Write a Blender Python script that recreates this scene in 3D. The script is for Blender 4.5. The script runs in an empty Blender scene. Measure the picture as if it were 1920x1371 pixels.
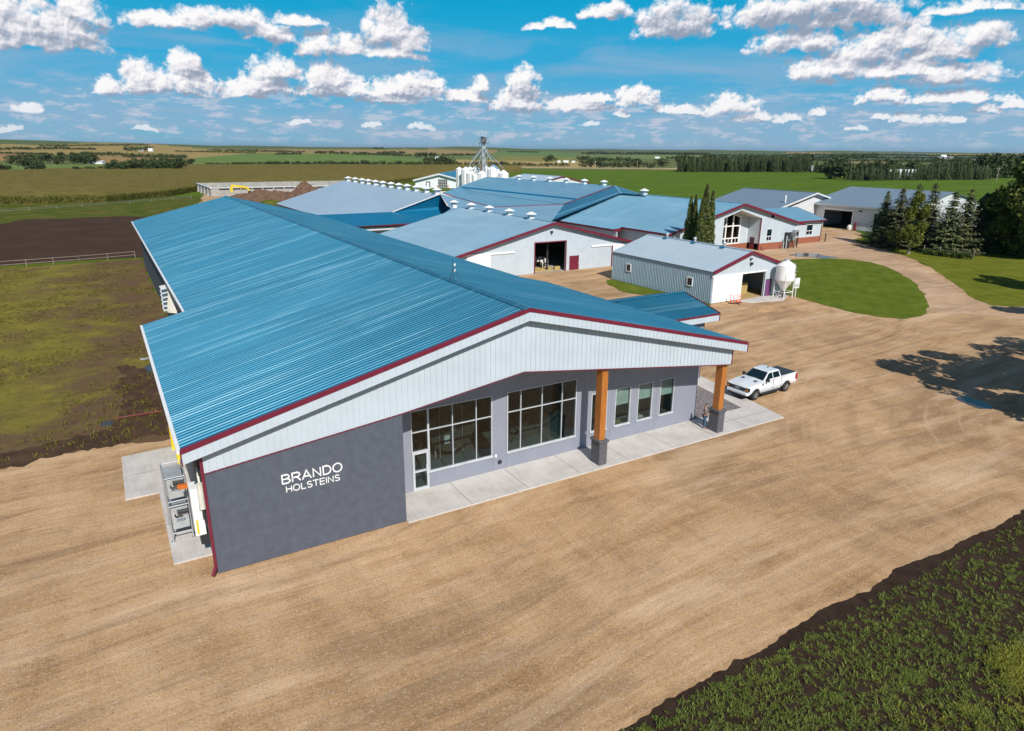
import bpy, bmesh, math, random
import numpy as np
from math import sin, cos, pi, radians, sqrt, atan2
from mathutils import Vector, Matrix, noise as mnoise
from mathutils.geometry import tessellate_polygon
SC = bpy.context.scene
COL = SC.collection
# ------------------------------------------------------------------ camera
CF, CPITCH, CROLL, CYAW = 1274.4, .3093, .0081, .5385
CP = Vector((-2.1485, -28.6501, 17.9341))
F = Vector((sin(CYAW)*cos(CPITCH), cos(CYAW)*cos(CPITCH), -sin(CPITCH)))
R0 = Vector((cos(CYAW), -sin(CYAW), 0)); U0 = R0.cross(F)
CR = R0*cos(CROLL)+U0*sin(CROLL); CU = -R0*sin(CROLL)+U0*cos(CROLL)
cd = bpy.data.cameras.new('camera'); cam = bpy.data.objects.new('camera', cd); COL.objects.link(cam)
cam.matrix_world = Matrix(((CR.x, CU.x, -F.x, CP.x), (CR.y, CU.y, -F.y, CP.y), (CR.z, CU.z, -F.z, CP.z), (0, 0, 0, 1)))
cd.sensor_width = 36; cd.lens = CF/1920*36; cd.clip_start = .1; cd.clip_end = 60000
SC.camera = cam
def ray(u, v): return F+CR*((u-960)/CF)-CU*((v-685.5)/CF)
def at(u, v, z=0.):
    d = ray(u, v); return CP+d*((z-CP.z)/d.z)
def onx(u, v, x):
    d = ray(u, v); return CP+d*((x-CP.x)/d.x)
def ony(u, v, y):
    d = ray(u, v); return CP+d*((y-CP.y)/d.y)
def azel(u, v):
    d = ray(u, v); return (math.degrees(atan2(d.x, d.y)), math.degrees(atan2(d.z, sqrt(d.x*d.x+d.y*d.y))))
# ------------------------------------------------------------------ light
SUN_EL = radians(39.5); SUN_DIR = Vector((-.21, -.978, 0)).normalized()*cos(SUN_EL)+Vector((0, 0, sin(SUN_EL)))
sl = bpy.data.lights.new('sun', 'SUN'); sl.energy = 4.9; sl.angle = radians(.5); sl.color = (1, .955, .88)
so = bpy.data.objects.new('sun', sl); COL.objects.link(so); so.rotation_euler = SUN_DIR.to_track_quat('Z', 'Y').to_euler()
SC.view_settings.view_transform = 'Standard'; SC.view_settings.look = 'None'
SC.view_settings.exposure = 0; SC.view_settings.gamma = 1
SC.cycles.max_bounces = 6; SC.cycles.transparent_max_bounces = 12; SC.cycles.diffuse_bounces = 3; SC.cycles.glossy_bounces = 3
SC.cycles.volume_bounces = 0
SC.cycles.use_adaptive_sampling = True
# ------------------------------------------------------------------ node helper
class N:
    def __init__(s, nt): s.t = nt
    def n(s, typ, **kw):
        x = s.t.nodes.new(typ)
        for k, v in kw.items(): setattr(x, k, v)
        return x
    def l(s, a, b): s.t.links.new(a, b)
    def _in(s, sock, v):
        if isinstance(v, (int, float)): sock.default_value = v
        elif isinstance(v, (tuple, list)): sock.default_value = v
        else: s.l(v, sock)
    def m(s, op, a, b=None, c=None, clamp=False):
        x = s.n('ShaderNodeMath', operation=op, use_clamp=clamp)
        for i, v in enumerate((a, b, c)):
            if v is not None: s._in(x.inputs[i], v)
        return x.outputs[0]
    def vm(s, op, a, b=None, out=0):
        x = s.n('ShaderNodeVectorMath', operation=op); s._in(x.inputs[0], a)
        if b is not None:
            if op == 'SCALE': s._in(x.inputs[3], b)
            else: s._in(x.inputs[1], b)
        return x.outputs[out]
    def mix(s, f, a, b, bt='MIX'):
        x = s.n('ShaderNodeMix', data_type='RGBA', blend_type=bt)
        s._in(x.inputs[0], f)
        for i, v in ((6, a), (7, b)):
            if isinstance(v, tuple) and len(v) == 3: v = (*v, 1)
            s._in(x.inputs[i], v)
        return x.outputs[2]
    def noise(s, vec, scale, detail=4, rough=.55, out=0, dist=0, **kw):
        x = s.n('ShaderNodeTexNoise', **kw); s.l(vec, x.inputs['Vector'])
        x.inputs['Scale'].default_value = scale; x.inputs['Detail'].default_value = detail; x.inputs['Roughness'].default_value = rough
        x.inputs['Distortion'].default_value = dist
        return x.outputs[out]
    def ramp(s, f, stops):
        x = s.n('ShaderNodeValToRGB'); s.l(f, x.inputs[0]); e = x.color_ramp.elements
        for i, (p, c) in enumerate(stops):
            el = e[i] if i < 2 else e.new(p)
            el.position = p; el.color = (*c, 1) if len(c) == 3 else c
        return x.outputs[0]
    def sstep(s, v, a, b, lo=0., hi=1.):
        x = s.n('ShaderNodeMapRange', interpolation_type='SMOOTHSTEP'); s._in(x.inputs[0], v)
        for i, q in ((1, a), (2, b), (3, lo), (4, hi)): x.inputs[i].default_value = q
        return x.outputs[0]
    def scalev(s, vec, sc, rot=0):
        x = s.n('ShaderNodeMapping'); s.l(vec, x.inputs[0]); x.inputs['Scale'].default_value = sc; x.inputs['Rotation'].default_value = (0, 0, rot)
        return x.outputs[0]
# ------------------------------------------------------------------ world (sky with clouds)
W = bpy.data.worlds.new('World'); SC.world = W; W.use_nodes = True
W.cycles.sampling_method = 'MANUAL'; W.cycles.sample_map_resolution = 512
nt = W.node_tree; nt.nodes.clear(); w = N(nt)
CLOUDS = [ # photo x, y, half width, half height, grey tone of the cloud
 (25,38,95,50,0),(105,48,80,48,0),(150,22,45,32,0),(60,72,115,24,0),
 (300,38,62,16,.35),(380,36,62,20,.35),(445,38,60,22,.35),(505,60,42,24,.35),(552,36,48,12,.35),
 (205,162,30,18,0),(258,140,30,28,0),(300,162,95,20,0),(350,120,30,27,0),(350,150,52,30,0),
 (515,132,46,28,0),(490,160,56,22,0),(462,172,30,12,0),
 (615,148,44,30,0),(655,168,90,20,0),(742,168,85,22,0),(735,186,55,9,0),(790,155,36,20,0),
 (727,56,42,42,0),(765,78,36,28,0),(735,98,52,17,.1),(625,88,66,26,.2),
 (870,182,42,12,0),(898,162,16,15,0),(980,156,26,30,0),(970,190,44,24,0),
 (1080,198,65,13,.05),(1120,184,34,11,0),(1190,183,36,21,0),
 (1265,40,68,38,.5),(1450,28,80,30,.65),(1600,30,92,32,.65),(1540,10,140,20,.7),(1470,82,60,24,.4),(1525,78,42,22,.4),
 (1560,122,72,30,.05),(1640,92,62,40,.05),(1700,72,60,36,0),(1765,92,60,36,0),(1835,68,58,28,0),(1700,132,150,20,.1),
 (1770,142,82,20,.15),(1660,180,38,17,0),(1790,182,88,13,.1),(1375,198,42,20,0),(1820,12,84,13,.2),
 (1140,20,44,18,.5),(1030,47,40,9,.5),(50,205,26,8,.1),(1250,205,22,9,.1),(1290,204,22,9,.1),
 (1395,224,20,8,.1),(1425,220,16,8,.1),(1480,222,26,9,.1),(1535,208,14,8,.1),(1700,222,26,9,.1),(1745,224,22,9,.1),(1785,226,18,8,.1),(1850,204,26,10,.1),(1905,196,20,9,.1),(1650,218,16,6,.1),(1610,240,18,5,.1),
 (790,238,18,7,.15),(700,235,16,5,.15),(560,228,18,5,.15),(1105,232,18,5,.15),(1165,214,16,5,.15),(270,240,16,5,.1),(20,240,20,6,.1)]
g = bpy.data.node_groups.new('cloud_shapes', 'ShaderNodeTree')
g.interface.new_socket('P', in_out='INPUT', socket_type='NodeSocketVector')
g.interface.new_socket('D', in_out='OUTPUT', socket_type='NodeSocketFloat')
g.interface.new_socket('G', in_out='OUTPUT', socket_type='NodeSocketFloat')
gn = N(g); gi = gn.n('NodeGroupInput'); go = gn.n('NodeGroupOutput')
P0 = gi.outputs[0]
wn = gn.noise(P0, .55, 3, .5, out=1); wv = gn.vm('SCALE', gn.vm('SUBTRACT', wn, (.5, .5, .5)), .9)
P1 = gn.vm('ADD', P0, wv)
sp0 = gn.n('ShaderNodeSeparateXYZ'); gn.l(P1, sp0.inputs[0]); sy0 = sp0.outputs[1]
acc = None; gacc = None
for (x, y, hw, hh, gr) in CLOUDS:
    a, e = azel(x, y); a2, _ = azel(x+hw, y); _, e2 = azel(x, y-hh)
    ra = abs(a2-a)*1.04; re = abs(e2-e)*1.0
    d = gn.vm('MULTIPLY', gn.vm('SUBTRACT', P1, (a, e-re*.55, 0)), (1/ra, 1/(re*1.5), 0))
    v = gn.m('SUBTRACT', 1, gn.vm('DOT_PRODUCT', d, d, out=1))
    cut = gn.m('MULTIPLY_ADD', sy0, 2.6/re, -2.6*(e-re*.62)/re)      # flat underside
    v = gn.m('MINIMUM', v, cut)
    acc = v if acc is None else gn.m('SMOOTH_MAX', acc, v, .12)
    if gr > .15:
        gv = gn.m('MULTIPLY', gn.m('MAXIMUM', v, 0), gr*2.2)
        gacc = gv if gacc is None else gn.m('MAXIMUM', gacc, gv)
# billows: rounded lumps at falling sizes
def vor(scale, detail, rough, sm=.5, w_=1.0):
    vo = gn.n('ShaderNodeTexVoronoi', feature='SMOOTH_F1', voronoi_dimensions='2D'); gn.l(P2, vo.inputs['Vector'])
    vo.inputs['Scale'].default_value = scale; vo.inputs['Detail'].default_value = detail; vo.inputs['Roughness'].default_value = rough; vo.inputs['Smoothness'].default_value = sm
    vo.inputs['Lacunarity'].default_value = 2.2; vo.normalize = True
    return gn.m('SUBTRACT', .46, vo.outputs['Distance'])
P2 = gn.vm('MULTIPLY', gn.vm('ADD', P0, gn.vm('SCALE', gn.vm('SUBTRACT', gn.noise(P0, 1.3, 5, .6, out=1), (.5, .5, .5)), .9)), (1, 1.15, 1))
bl = vor(.75, 2, .6, .7); bl2 = vor(2.0, 3, .6, .6)
lowk = gn.sstep(sy0, 6.5, 2.5)
fb = gn.m('ADD', gn.m('SUBTRACT', gn.noise(P0, .9, 9, .58), .5), gn.m('MULTIPLY', gn.m('MULTIPLY', gn.m('SUBTRACT', gn.noise(P0, 3.0, 6, .6), .5), .8), lowk))
base_ = gn.m('MULTIPLY', gn.m('MAXIMUM', acc, -3.5), .42)
bill = gn.m('ADD', gn.m('MULTIPLY', bl, 1.0), gn.m('MULTIPLY', bl2, gn.m('MULTIPLY_ADD', lowk, .5, .55)))
den = gn.m('ADD', base_, gn.m('ADD', bill, gn.m('MULTIPLY', fb, 1.35)))
gn.l(den, go.inputs[0]); gn.l(gacc, go.inputs[1])
for nm_, sk_ in (('S', gn.m('ADD', base_, gn.m('MULTIPLY', gn.m('SUBTRACT', gn.noise(P0, .7, 3, .5), .5), 1.0))), ('B', gn.m('ADD', bill, gn.m('MULTIPLY', gn.m('SUBTRACT', gn.noise(P0, .9, 3, .5), .5), .5)))):
    g.interface.new_socket(nm_, in_out='OUTPUT', socket_type='NodeSocketFloat'); gn.l(sk_, go.inputs[nm_])
tc = w.n('ShaderNodeTexCoord'); sx = w.n('ShaderNodeSeparateXYZ'); w.l(tc.outputs['Generated'], sx.inputs[0])
az = w.m('MULTIPLY', w.m('ARCTAN2', sx.outputs[0], sx.outputs[1]), 180/pi)
el = w.m('MULTIPLY', w.m('ARCSINE', sx.outputs[2]), 180/pi)
cx = w.n('ShaderNodeCombineXYZ'); w.l(az, cx.inputs[0]); w.l(el, cx.inputs[1]); P = cx.outputs[0]
def cg(p):
    x = w.n('ShaderNodeGroup'); x.node_tree = g; w.l(p, x.inputs[0]); return x.outputs
c1 = cg(P); c2 = cg(w.vm('ADD', P, (-.25, .70, 0))); c3 = cg(w.vm('ADD', P, (-.10, .17, 0)))
cover = w.sstep(c1[0], -.03, .46)
relL = w.m('SUBTRACT', c1['S'], c2['S']); relS = w.m('SUBTRACT', c1['B'], c3['B'])
lit = w.m('ADD', w.m('MULTIPLY', relL, 1.5), w.m('MULTIPLY', relS, 1.25))
lit = w.m('ADD', w.m('SUBTRACT', lit, w.m('MULTIPLY', c1[1], .42)), w.m('MULTIPLY', w.sstep(c1[0], .5, .0), .14))
lit = w.m('ADD', lit, .43, clamp=True)
ccol = w.ramp(lit, [(0, (.30, .36, .47)), (.3, (.46, .50, .60)), (.6, (.74, .74, .80)), (.86, (.93, .91, .93)), (1, (.99, .975, .975))])
rows = w.noise(w.vm('MULTIPLY', P, (.42, 1.5, 0)), 1.0, 9, .66)
rowm = w.m('MULTIPLY', w.sstep(rows, .485, .62), w.m('MULTIPLY', w.sstep(el, -.2, .9), w.sstep(el, 5.2, 2.6)))
veil = w.noise(w.vm('MULTIPLY', P, (.045, .24, 0)), 1.6, 6, .6, dist=.6)
veilm = w.m('MAXIMUM', w.m('MULTIPLY', w.sstep(veil, .42, .66), w.sstep(el, 12, 4.0)), w.m('MULTIPLY', w.sstep(el, 4.6, 2.2), w.sstep(veil, .25, .6)))
sky = w.n('ShaderNodeTexSky', sky_type='NISHITA'); sky.sun_disc = False; sky.sun_elevation = SUN_EL
sky.sun_rotation = atan2(SUN_DIR.x, SUN_DIR.y); sky.altitude = 700; sky.air_density = 1.0; sky.dust_density = .3; sky.ozone_density = 2.0
grad = w.ramp(w.m('DIVIDE', w.m('MAXIMUM', el, 0), 12), [(0, (.20, .47, .63)), (.25, (.12, .43, .67)), (.5, (.040, .40, .69)), (.85, (.006, .36, .64)), (1, (.004, .34, .62))])
base = w.mix(w.sstep(el, 11, 24), grad, w.vm('SCALE', sky.outputs[0], .09))
skc = w.mix(w.m('MULTIPLY', veilm, .62), base, (.34, .46, .62))
skc = w.mix(w.m('MULTIPLY', rowm, .6), skc, (.66, .65, .74))
fade = w.sstep(el, 0, 4.5, .6, 1)
skc = w.mix(w.m('MULTIPLY', cover, fade), skc, ccol)
bg = w.n('ShaderNodeBackground'); w.l(skc, bg.inputs[0]); bg2 = w.n('ShaderNodeBackground'); w.l(base, bg2.inputs[0])
band = w.m('MULTIPLY', w.m('MULTIPLY', w.m('GREATER_THAN', el, -1), w.m('LESS_THAN', el, 14)), w.m('MULTIPLY', w.m('GREATER_THAN', az, -15), w.m('LESS_THAN', az, 85)))
mx = w.n('ShaderNodeMixShader'); w.l(band, mx.inputs[0]); w.l(bg2.outputs[0], mx.inputs[1]); w.l(bg.outputs[0], mx.inputs[2])
wo = w.n('ShaderNodeOutputWorld'); w.l(mx.outputs[0], wo.inputs[0])
# ------------------------------------------------------------------ materials
MAT = {}
def newmat(name):
    m = bpy.data.materials.new(name); m.use_nodes = True; m.node_tree.nodes.clear(); MAT[name] = m
    n = N(m.node_tree); b = n.n('ShaderNodeBsdfPrincipled'); o = n.n('ShaderNodeOutputMaterial'); n.l(b.outputs[0], o.inputs[0])
    ge = n.n('ShaderNodeNewGeometry'); return m, n, b, ge.outputs['Position'], ge, o
def bump(n, b, h, strength=.4, dist=.02):
    x = n.n('ShaderNodeBump'); x.inputs['Strength'].default_value = strength; x.inputs['Distance'].default_value = dist
    n.l(h, x.inputs['Height']); n.l(x.outputs[0], b.inputs['Normal'])
def paint(name, col, rough=.5, metal=0, var=.12, scale=1.5, spec=.5, bmp=0, bscale=20):
    m, n, b, p, ge, o = newmat(name)
    f = n.noise(p, scale, 6, .6)
    dk = tuple(c*(1-var) for c in col); lt = tuple(min(1, c*(1+var)) for c in col)
    n.l(n.ramp(f, [(.3, dk), (.7, lt)]), b.inputs['Base Color'])
    b.inputs['Roughness'].default_value = rough; b.inputs['Metallic'].default_value = metal; b.inputs['Specular IOR Level'].default_value = spec
    if bmp: bump(n, b, n.noise(p, bscale, 4, .6), bmp, .02)
    return m
paint('white_paint', (.76, .78, .80), .45); paint('white_steel', (.50, .565, .62), .4, var=.06, scale=.6)
paint('frame_grey', (.50, .52, .55), .45); paint('white_far', (.62, .64, .66), .5, var=.06)
paint('bright_white', (.84, .84, .83), .4, var=.04); paint('burgundy', (.16, .016, .035), .4, var=.1)
paint('dark_stucco', (.085, .096, .125), .85, var=.14, scale=2.5, bmp=.5, bscale=9); paint('grey_panel', (.25, .262, .315), .6, var=.05, scale=.8)
paint('dark_panel', (.075, .082, .10), .7); paint('dark_metal', (.03, .032, .036), .45); paint('black_rubber', (.018, .018, .02), .8, var=.3, scale=8)
paint('steel', (.50, .53, .55), .3, .35, var=.15, scale=3); paint('galvanised', (.5, .52, .54), .42, .55, var=.12, scale=6); paint('yellow_paint', (.78, .55, .015), .45)
paint('orange_plastic', (.85, .09, .02), .5); paint('orange_steel', (.55, .14, .02), .5); paint('cream', (.68, .66, .58), .6)
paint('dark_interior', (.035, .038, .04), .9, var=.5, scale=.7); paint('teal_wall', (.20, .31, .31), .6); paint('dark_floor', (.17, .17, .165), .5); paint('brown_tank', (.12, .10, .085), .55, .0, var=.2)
paint('terracotta', (.36, .12, .055), .85, var=.25, scale=4, bmp=.3); paint('straw', (.42, .30, .12), .95, var=.3, scale=5, bmp=.6)
paint('purple_paint', (.16, .05, .16), .55); paint('dirt_pile', (.13, .075, .045), .95, var=.45, scale=.8, bmp=.8, bscale=4)
paint('trunk', (.10, .075, .055), .9, var=.3, scale=8, bmp=.6); paint('birch', (.33, .28, .22), .9, var=.3, scale=8)
paint('skin', (.42, .23, .15), .6, var=.05); paint('denim', (.05, .09, .16), .8, var=.2, scale=30); paint('siding_blue', (.37, .49, .57), .45, var=.06); paint('grey_cloth', (.18, .17, .17), .9, var=.15, scale=30); paint('dark_hair', (.015, .012, .01), .7)
paint('blue_label', (.01, .05, .12), .5); paint('lamp_red', (.35, .008, .01), .25); paint('amber', (.75, .25, .02), .3); paint('wheel_alloy', (.12, .12, .125), .35, .7)
paint('white_wall', (.80, .83, .80), .7); paint('concrete_wall', (.36, .34, .32), .9, var=.18, scale=.6); paint('red_steel', (.16, .018, .025), .6); paint('weathered_wood', (.28, .24, .19), .9, var=.25, scale=6)
paint('stone_grey', (.10, .10, .112), .8, var=.18, scale=6, bmp=.5, bscale=14); paint('hose', (.01, .01, .01), .6)
# truck paint
m, n, b, p, ge, o = newmat('truck_paint'); b.inputs['Base Color'].default_value = (.72, .76, .80, 1); b.inputs['Roughness'].default_value = .28; b.inputs['Coat Weight'].default_value = .8; b.inputs['Coat Roughness'].default_value = .08
# roof steel
def roofmat(name, col, rough, metal, spec=.5, wear=.1, stain=None, coat=0, sheen_streak=None):
    m, n, b, p, ge, o = newmat(name)
    f = n.noise(n.scalev(p, (.10, .9, .3)), 1.0, 7, .62)
    f2 = n.noise(p, .09, 3, .5)
    c0 = tuple(c*(1-wear) for c in col); c1 = tuple(min(1, c*(1+wear)) for c in col)
    cc = n.ramp(n.m('ADD', n.m('MULTIPLY', f, .6), n.m('MULTIPLY', f2, .4)), [(.36, c0), (.64, c1)])
    if stain: cc = n.mix(n.m('MULTIPLY', n.sstep(n.noise(n.scalev(p, (.35, .06, .2)), 1.0, 6, .6), .5, .8), .5), cc, stain)
    sh = n.noise(n.scalev(p, (.035, 3.28, .1)), 1.0, 3, .75); sh2 = n.noise(n.scalev(p, (.22, 1.1, .2)), 1.0, 5, .6)
    if sheen_streak: cc = n.mix(n.m('MULTIPLY', n.sstep(n.m('ADD', n.m('MULTIPLY', sh, .75), n.m('MULTIPLY', sh2, .25)), .50, .64), sheen_streak[0]), cc, sheen_streak[1])  # pale streaks: sheet weathering plus rib highlights put into the base colour
    n.l(cc, b.inputs['Base Color'])
    r = n.m('ADD', rough-.08, n.m('ADD', n.m('MULTIPLY', f, .08), n.m('MULTIPLY', sh, .10))); n.l(r, b.inputs['Roughness'])
    b.inputs['Metallic'].default_value = metal; b.inputs['Specular IOR Level'].default_value = spec
    b.inputs['Coat Weight'].default_value = coat; b.inputs['Coat Roughness'].default_value = .30; b.inputs['Coat IOR'].default_value = 2.0
    return m
roofmat('blue_roof', (.026, .186, .300), .38, .40, .5, sheen_streak=(.5, (.20, .43, .54)))
roofmat('deep_blue_roof', (.003, .14, .27), .4, .0)
roofmat('pale_roof', (.25, .41, .52), .36, .2, wear=.08, stain=(.42, .54, .62), sheen_streak=(.4, (.40, .53, .62)))
roofmat('grey_roof', (.20, .27, .34), .42, .2, wear=.06); roofmat('mid_roof', (.17, .36, .48), .36, .2, wear=.08, stain=(.34, .48, .58), sheen_streak=(.35, (.33, .49, .60)))
roofmat('light_roof', (.38, .49, .58), .4, .1, wear=.05)
roofmat('shed_roof', (.45, .55, .62), .38, .2, wear=.05)
# wood posts
m, n, b, p, ge, o = newmat('cedar'); f = n.noise(n.scalev(p, (14, 14, 1.1)), 1.0, 6, .65, dist=.4)
n.l(n.ramp(f, [(.3, (.33, .10, .018)), (.7, (.52, .20, .04))]), b.inputs['Base Color']); b.inputs['Roughness'].default_value = .5
# brick
m, n, b, p, ge, o = newmat('brick'); f = n.noise(p, 3, 6, .7); n.l(n.ramp(f, [(.3, (.22, .07, .04)), (.7, (.36, .13, .075))]), b.inputs['Base Color']); b.inputs['Roughness'].default_value = .9
# glass
def glass(name, tint, refl=.09):
    m = bpy.data.materials.new(name); m.use_nodes = True; m.node_tree.nodes.clear(); MAT[name] = m; n = N(m.node_tree)
    t = n.n('ShaderNodeBsdfTransparent'); t.inputs[0].default_value = (*tint, 1); gl = n.n('ShaderNodeBsdfGlossy'); gl.inputs['Roughness'].default_value = .02
    fr = n.n('ShaderNodeFresnel'); ge = n.n('ShaderNodeNewGeometry'); n.l(n.m('MULTIPLY_ADD', ge.outputs['Backfacing'], -.8333, 1.5), fr.inputs[0])
    x = n.n('ShaderNodeMixShader'); n.l(fr.outputs[0], x.inputs[0]); n.l(t.outputs[0], x.inputs[1]); n.l(gl.outputs[0], x.inputs[2])
    o = n.n('ShaderNodeOutputMaterial'); n.l(x.outputs[0], o.inputs[0])
glass('window_glass', (.66, .73, .72)); glass('dark_glass', (.30, .34, .35))
m, n, b, p, ge, o = newmat('car_glass'); b.inputs['Base Color'].default_value = (.008, .02, .03, 1); b.inputs['Roughness'].default_value = .05
# concrete slab
m, n, b, p, ge, o = newmat('concrete')
f = n.noise(p, .7, 7, .62); f2 = n.noise(n.scalev(p, (6, .6, 1)), 1, 4, .6)
c = n.ramp(n.m('ADD', n.m('MULTIPLY', f, .7), n.m('MULTIPLY', f2, .3)), [(.33, (.44, .405, .375)), (.5, (.55, .515, .485)), (.68, (.63, .60, .57))])
n.l(c, b.inputs['Base Color']); b.inputs['Roughness'].default_value = .85; bump(n, b, n.noise(p, 30, 4, .6), .15, .01)
# grey pebbles
m, n, b, p, ge, o = newmat('grey_pebbles')
v = n.n('ShaderNodeTexVoronoi'); v.inputs['Scale'].default_value = 16; n.l(p, v.inputs['Vector'])
sp = n.n('ShaderNodeSeparateXYZ'); n.l(v.outputs['Color'], sp.inputs[0])
n.l(n.ramp(sp.outputs[0], [(0, (.10, .09, .10)), (.6, (.22, .19, .19)), (1, (.42, .38, .36))]), b.inputs['Base Color']); b.inputs['Roughness'].default_value = .9; bump(n, b, v.outputs['Distance'], .8, .05)
# gravel yard
def gravel(name, c0, c1, c2, dark, pale):
    m, n, b, p, ge, o = newmat(name)
    big = n.noise(p, .045, 5, .6); mid = n.noise(p, .4, 6, .65, dist=.5)
    st = n.noise(n.scalev(p, (.05, .55, 1), radians(4)), 1, 7, .68, dist=.3)
    st2 = n.noise(n.scalev(p, (.45, .045, 1), radians(-28)), 1, 6, .66, dist=.4)
    fine = n.noise(p, 9, 6, .8); grit = n.noise(p, 30, 3, .85)
    f = n.m('ADD', n.m('ADD', n.m('MULTIPLY', st, .42), n.m('MULTIPLY', mid, .16)), n.m('ADD', n.m('MULTIPLY', fine, .22), n.m('MULTIPLY', st2, .20)))
    c = n.ramp(f, [(.40, c0), (.49, c1), (.58, c2)])
    patch = n.noise(p, .055, 8, .68, dist=.8)
    dm = n.m('MULTIPLY', n.sstep(n.m('ADD', n.m('MULTIPLY', patch, .55), n.m('MULTIPLY', st, .45)), .485, .60), .72)
    c = n.mix(dm, c, dark)
    wv = n.vm('SCALE', n.vm('SUBTRACT', n.noise(p, .022, 2, .5, out=1), (.5, .5, .5)), 22)
    warp = n.vm('ADD', p, wv)
    ruts = n.noise(n.scalev(warp, (.010, .85, 1), radians(3)), 1, 3, .55, dist=.15)
    c = n.mix(n.m('MULTIPLY', n.sstep(ruts, .54, .68), .55), c, dark)
    c = n.mix(n.m('MULTIPLY', n.sstep(ruts, .44, .32), .25), c, pale)
    # wheel tracks sweeping round towards the drive
    rc = n.vm('SUBTRACT', n.vm('ADD', p, n.vm('SCALE', wv, .4)), (62, -30, 0)); sr = n.n('ShaderNodeSeparateXYZ'); n.l(rc, sr.inputs[0])
    rad = n.m('SQRT', n.m('ADD', n.m('MULTIPLY', sr.outputs[0], sr.outputs[0]), n.m('MULTIPLY', sr.outputs[1], sr.outputs[1])))
    cr_ = n.n('ShaderNodeCombineXYZ'); n.l(n.m('MULTIPLY', rad, .9), cr_.inputs[0]); n.l(n.m('MULTIPLY', n.m('ARCTAN2', sr.outputs[1], sr.outputs[0]), 1.6), cr_.inputs[1])
    sw = n.noise(cr_.outputs[0], 1, 3, .55)
    sxp = n.n('ShaderNodeSeparateXYZ'); n.l(p, sxp.inputs[0]); right = n.sstep(sxp.outputs[0], 24, 40)
    c = n.mix(n.m('MULTIPLY', n.m('MULTIPLY', n.sstep(sw, .53, .70), right), .28), c, dark)
    c = n.mix(n.m('MULTIPLY', n.m('MULTIPLY', n.sstep(sw, .45, .33), right), .3), c, pale)
    lt = n.sstep(n.noise(n.scalev(p, (.05, .24, 1), .1), 1, 6, .65), .53, .66)
    c = n.mix(n.m('MULTIPLY', lt, .5), c, pale)
    c = n.mix(.34, c, n.ramp(grit, [(.34, (.08, .07, .055)), (.5, (.5, .5, .5)), (.68, (1, 1, 1))]), 'SOFT_LIGHT')
    v = n.n('ShaderNodeTexVoronoi'); v.inputs['Scale'].default_value = 22; n.l(p, v.inputs['Vector'])
    sp = n.n('ShaderNodeSeparateXYZ'); n.l(v.outputs['Color'], sp.inputs[0])
    c = n.mix(n.m('MULTIPLY', n.sstep(sp.outputs[0], .86, .97), .45), c, (.62, .52, .42))
    c = n.mix(n.m('MULTIPLY', n.sstep(sp.outputs[1], .86, .97), .4), c, (.10, .07, .05))
    n.l(c, b.inputs['Base Color']); b.inputs['Roughness'].default_value = .95; b.inputs['Specular IOR Level'].default_value = .2
    h = n.m('ADD', n.m('ADD', n.m('MULTIPLY', ruts, 1.6), n.m('MULTIPLY', st, .8)), n.m('ADD', n.m('MULTIPLY', fine, .35), n.m('MULTIPLY', mid, .5))); bump(n, b, h, .6, .12)
gravel('gravel', (.30, .172, .076), (.485, .302, .155), (.60, .40, .225), (.25, .148, .075), (.68, .485, .315))
gravel('road_gravel', (.42, .26, .15), (.53, .345, .21), (.62, .43, .28), (.33, .21, .12), (.64, .46, .33))
# grasses
def grass(name, cs, soil=None, soilamt=.5, scale=.5, stripes=None, bmp=.5, xs=None):
    m, n, b, p, ge, o = newmat(name)
    f = n.m('ADD', n.m('MULTIPLY', n.noise(p, scale, 8, .68, dist=.3), .6), n.m('MULTIPLY', n.noise(p, scale*14, 5, .75), .4))
    k = len(cs); c = n.ramp(f, [(.34+.32*i/(k-1), cs[i]) for i in range(k)])
    if soil:
        s = n.m('ADD', n.m('MULTIPLY', n.noise(p, .16, 6, .65, dist=.6), .7), n.m('MULTIPLY', n.noise(p, 2.2, 6, .75), .3))
        if xs: sp_ = n.n('ShaderNodeSeparateXYZ'); n.l(p, sp_.inputs[0]); s = n.m('ADD', s, n.m('MULTIPLY', n.sstep(sp_.outputs[0], xs[0], xs[1]), xs[2])); s = n.m('ADD', s, n.m('MULTIPLY', n.sstep(sp_.outputs[1], 34, 18), xs[2]*.7))
        c = n.mix(n.sstep(s, soilamt-.07, soilamt+.13), c, soil)
    if stripes:
        ww = n.n('ShaderNodeTexWave'); n.l(n.scalev(p, (1, 1, 1), stripes[1]), ww.inputs[0]); ww.inputs['Scale'].default_value = stripes[0]; ww.inputs['Distortion'].default_value = 2.5; ww.inputs['Detail'].default_value = 3
        c = n.mix(n.m('MULTIPLY', ww.outputs[1], stripes[2]), c, stripes[3])
    n.l(c, b.inputs['Base Color']); b.inputs['Roughness'].default_value = 1; b.inputs['Specular IOR Level'].default_value = .03
    bump(n, b, n.noise(p, scale*22, 5, .8), bmp, .15)
grass('lawn', [(.06, .10, .010), (.105, .145, .016), (.18, .205, .036)], scale=.35, stripes=(.16, .9, .16, (.17, .19, .03)))
grass('lawn_far', [(.08, .10, .010), (.13, .15, .016), (.21, .215, .035)], scale=.3, stripes=(.14, .5, .2, (.20, .20, .04)))
grass('weed_ground', [(.13, .10, .04), (.17, .145, .035), (.22, .19, .035), (.31, .25, .05)], soil=(.14, .088, .052), soilamt=.53, scale=.35, xs=(-10, -1, .12))
grass('wet_soil', [(.06, .036, .023), (.09, .055, .036), (.13, .08, .05)], soil=(.05, .034, .03), soilamt=.55, scale=.8)
grass('dark_soil', [(.045, .028, .021), (.072, .046, .034), (.11, .072, .052)], scale=1.2, bmp=.9)
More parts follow.
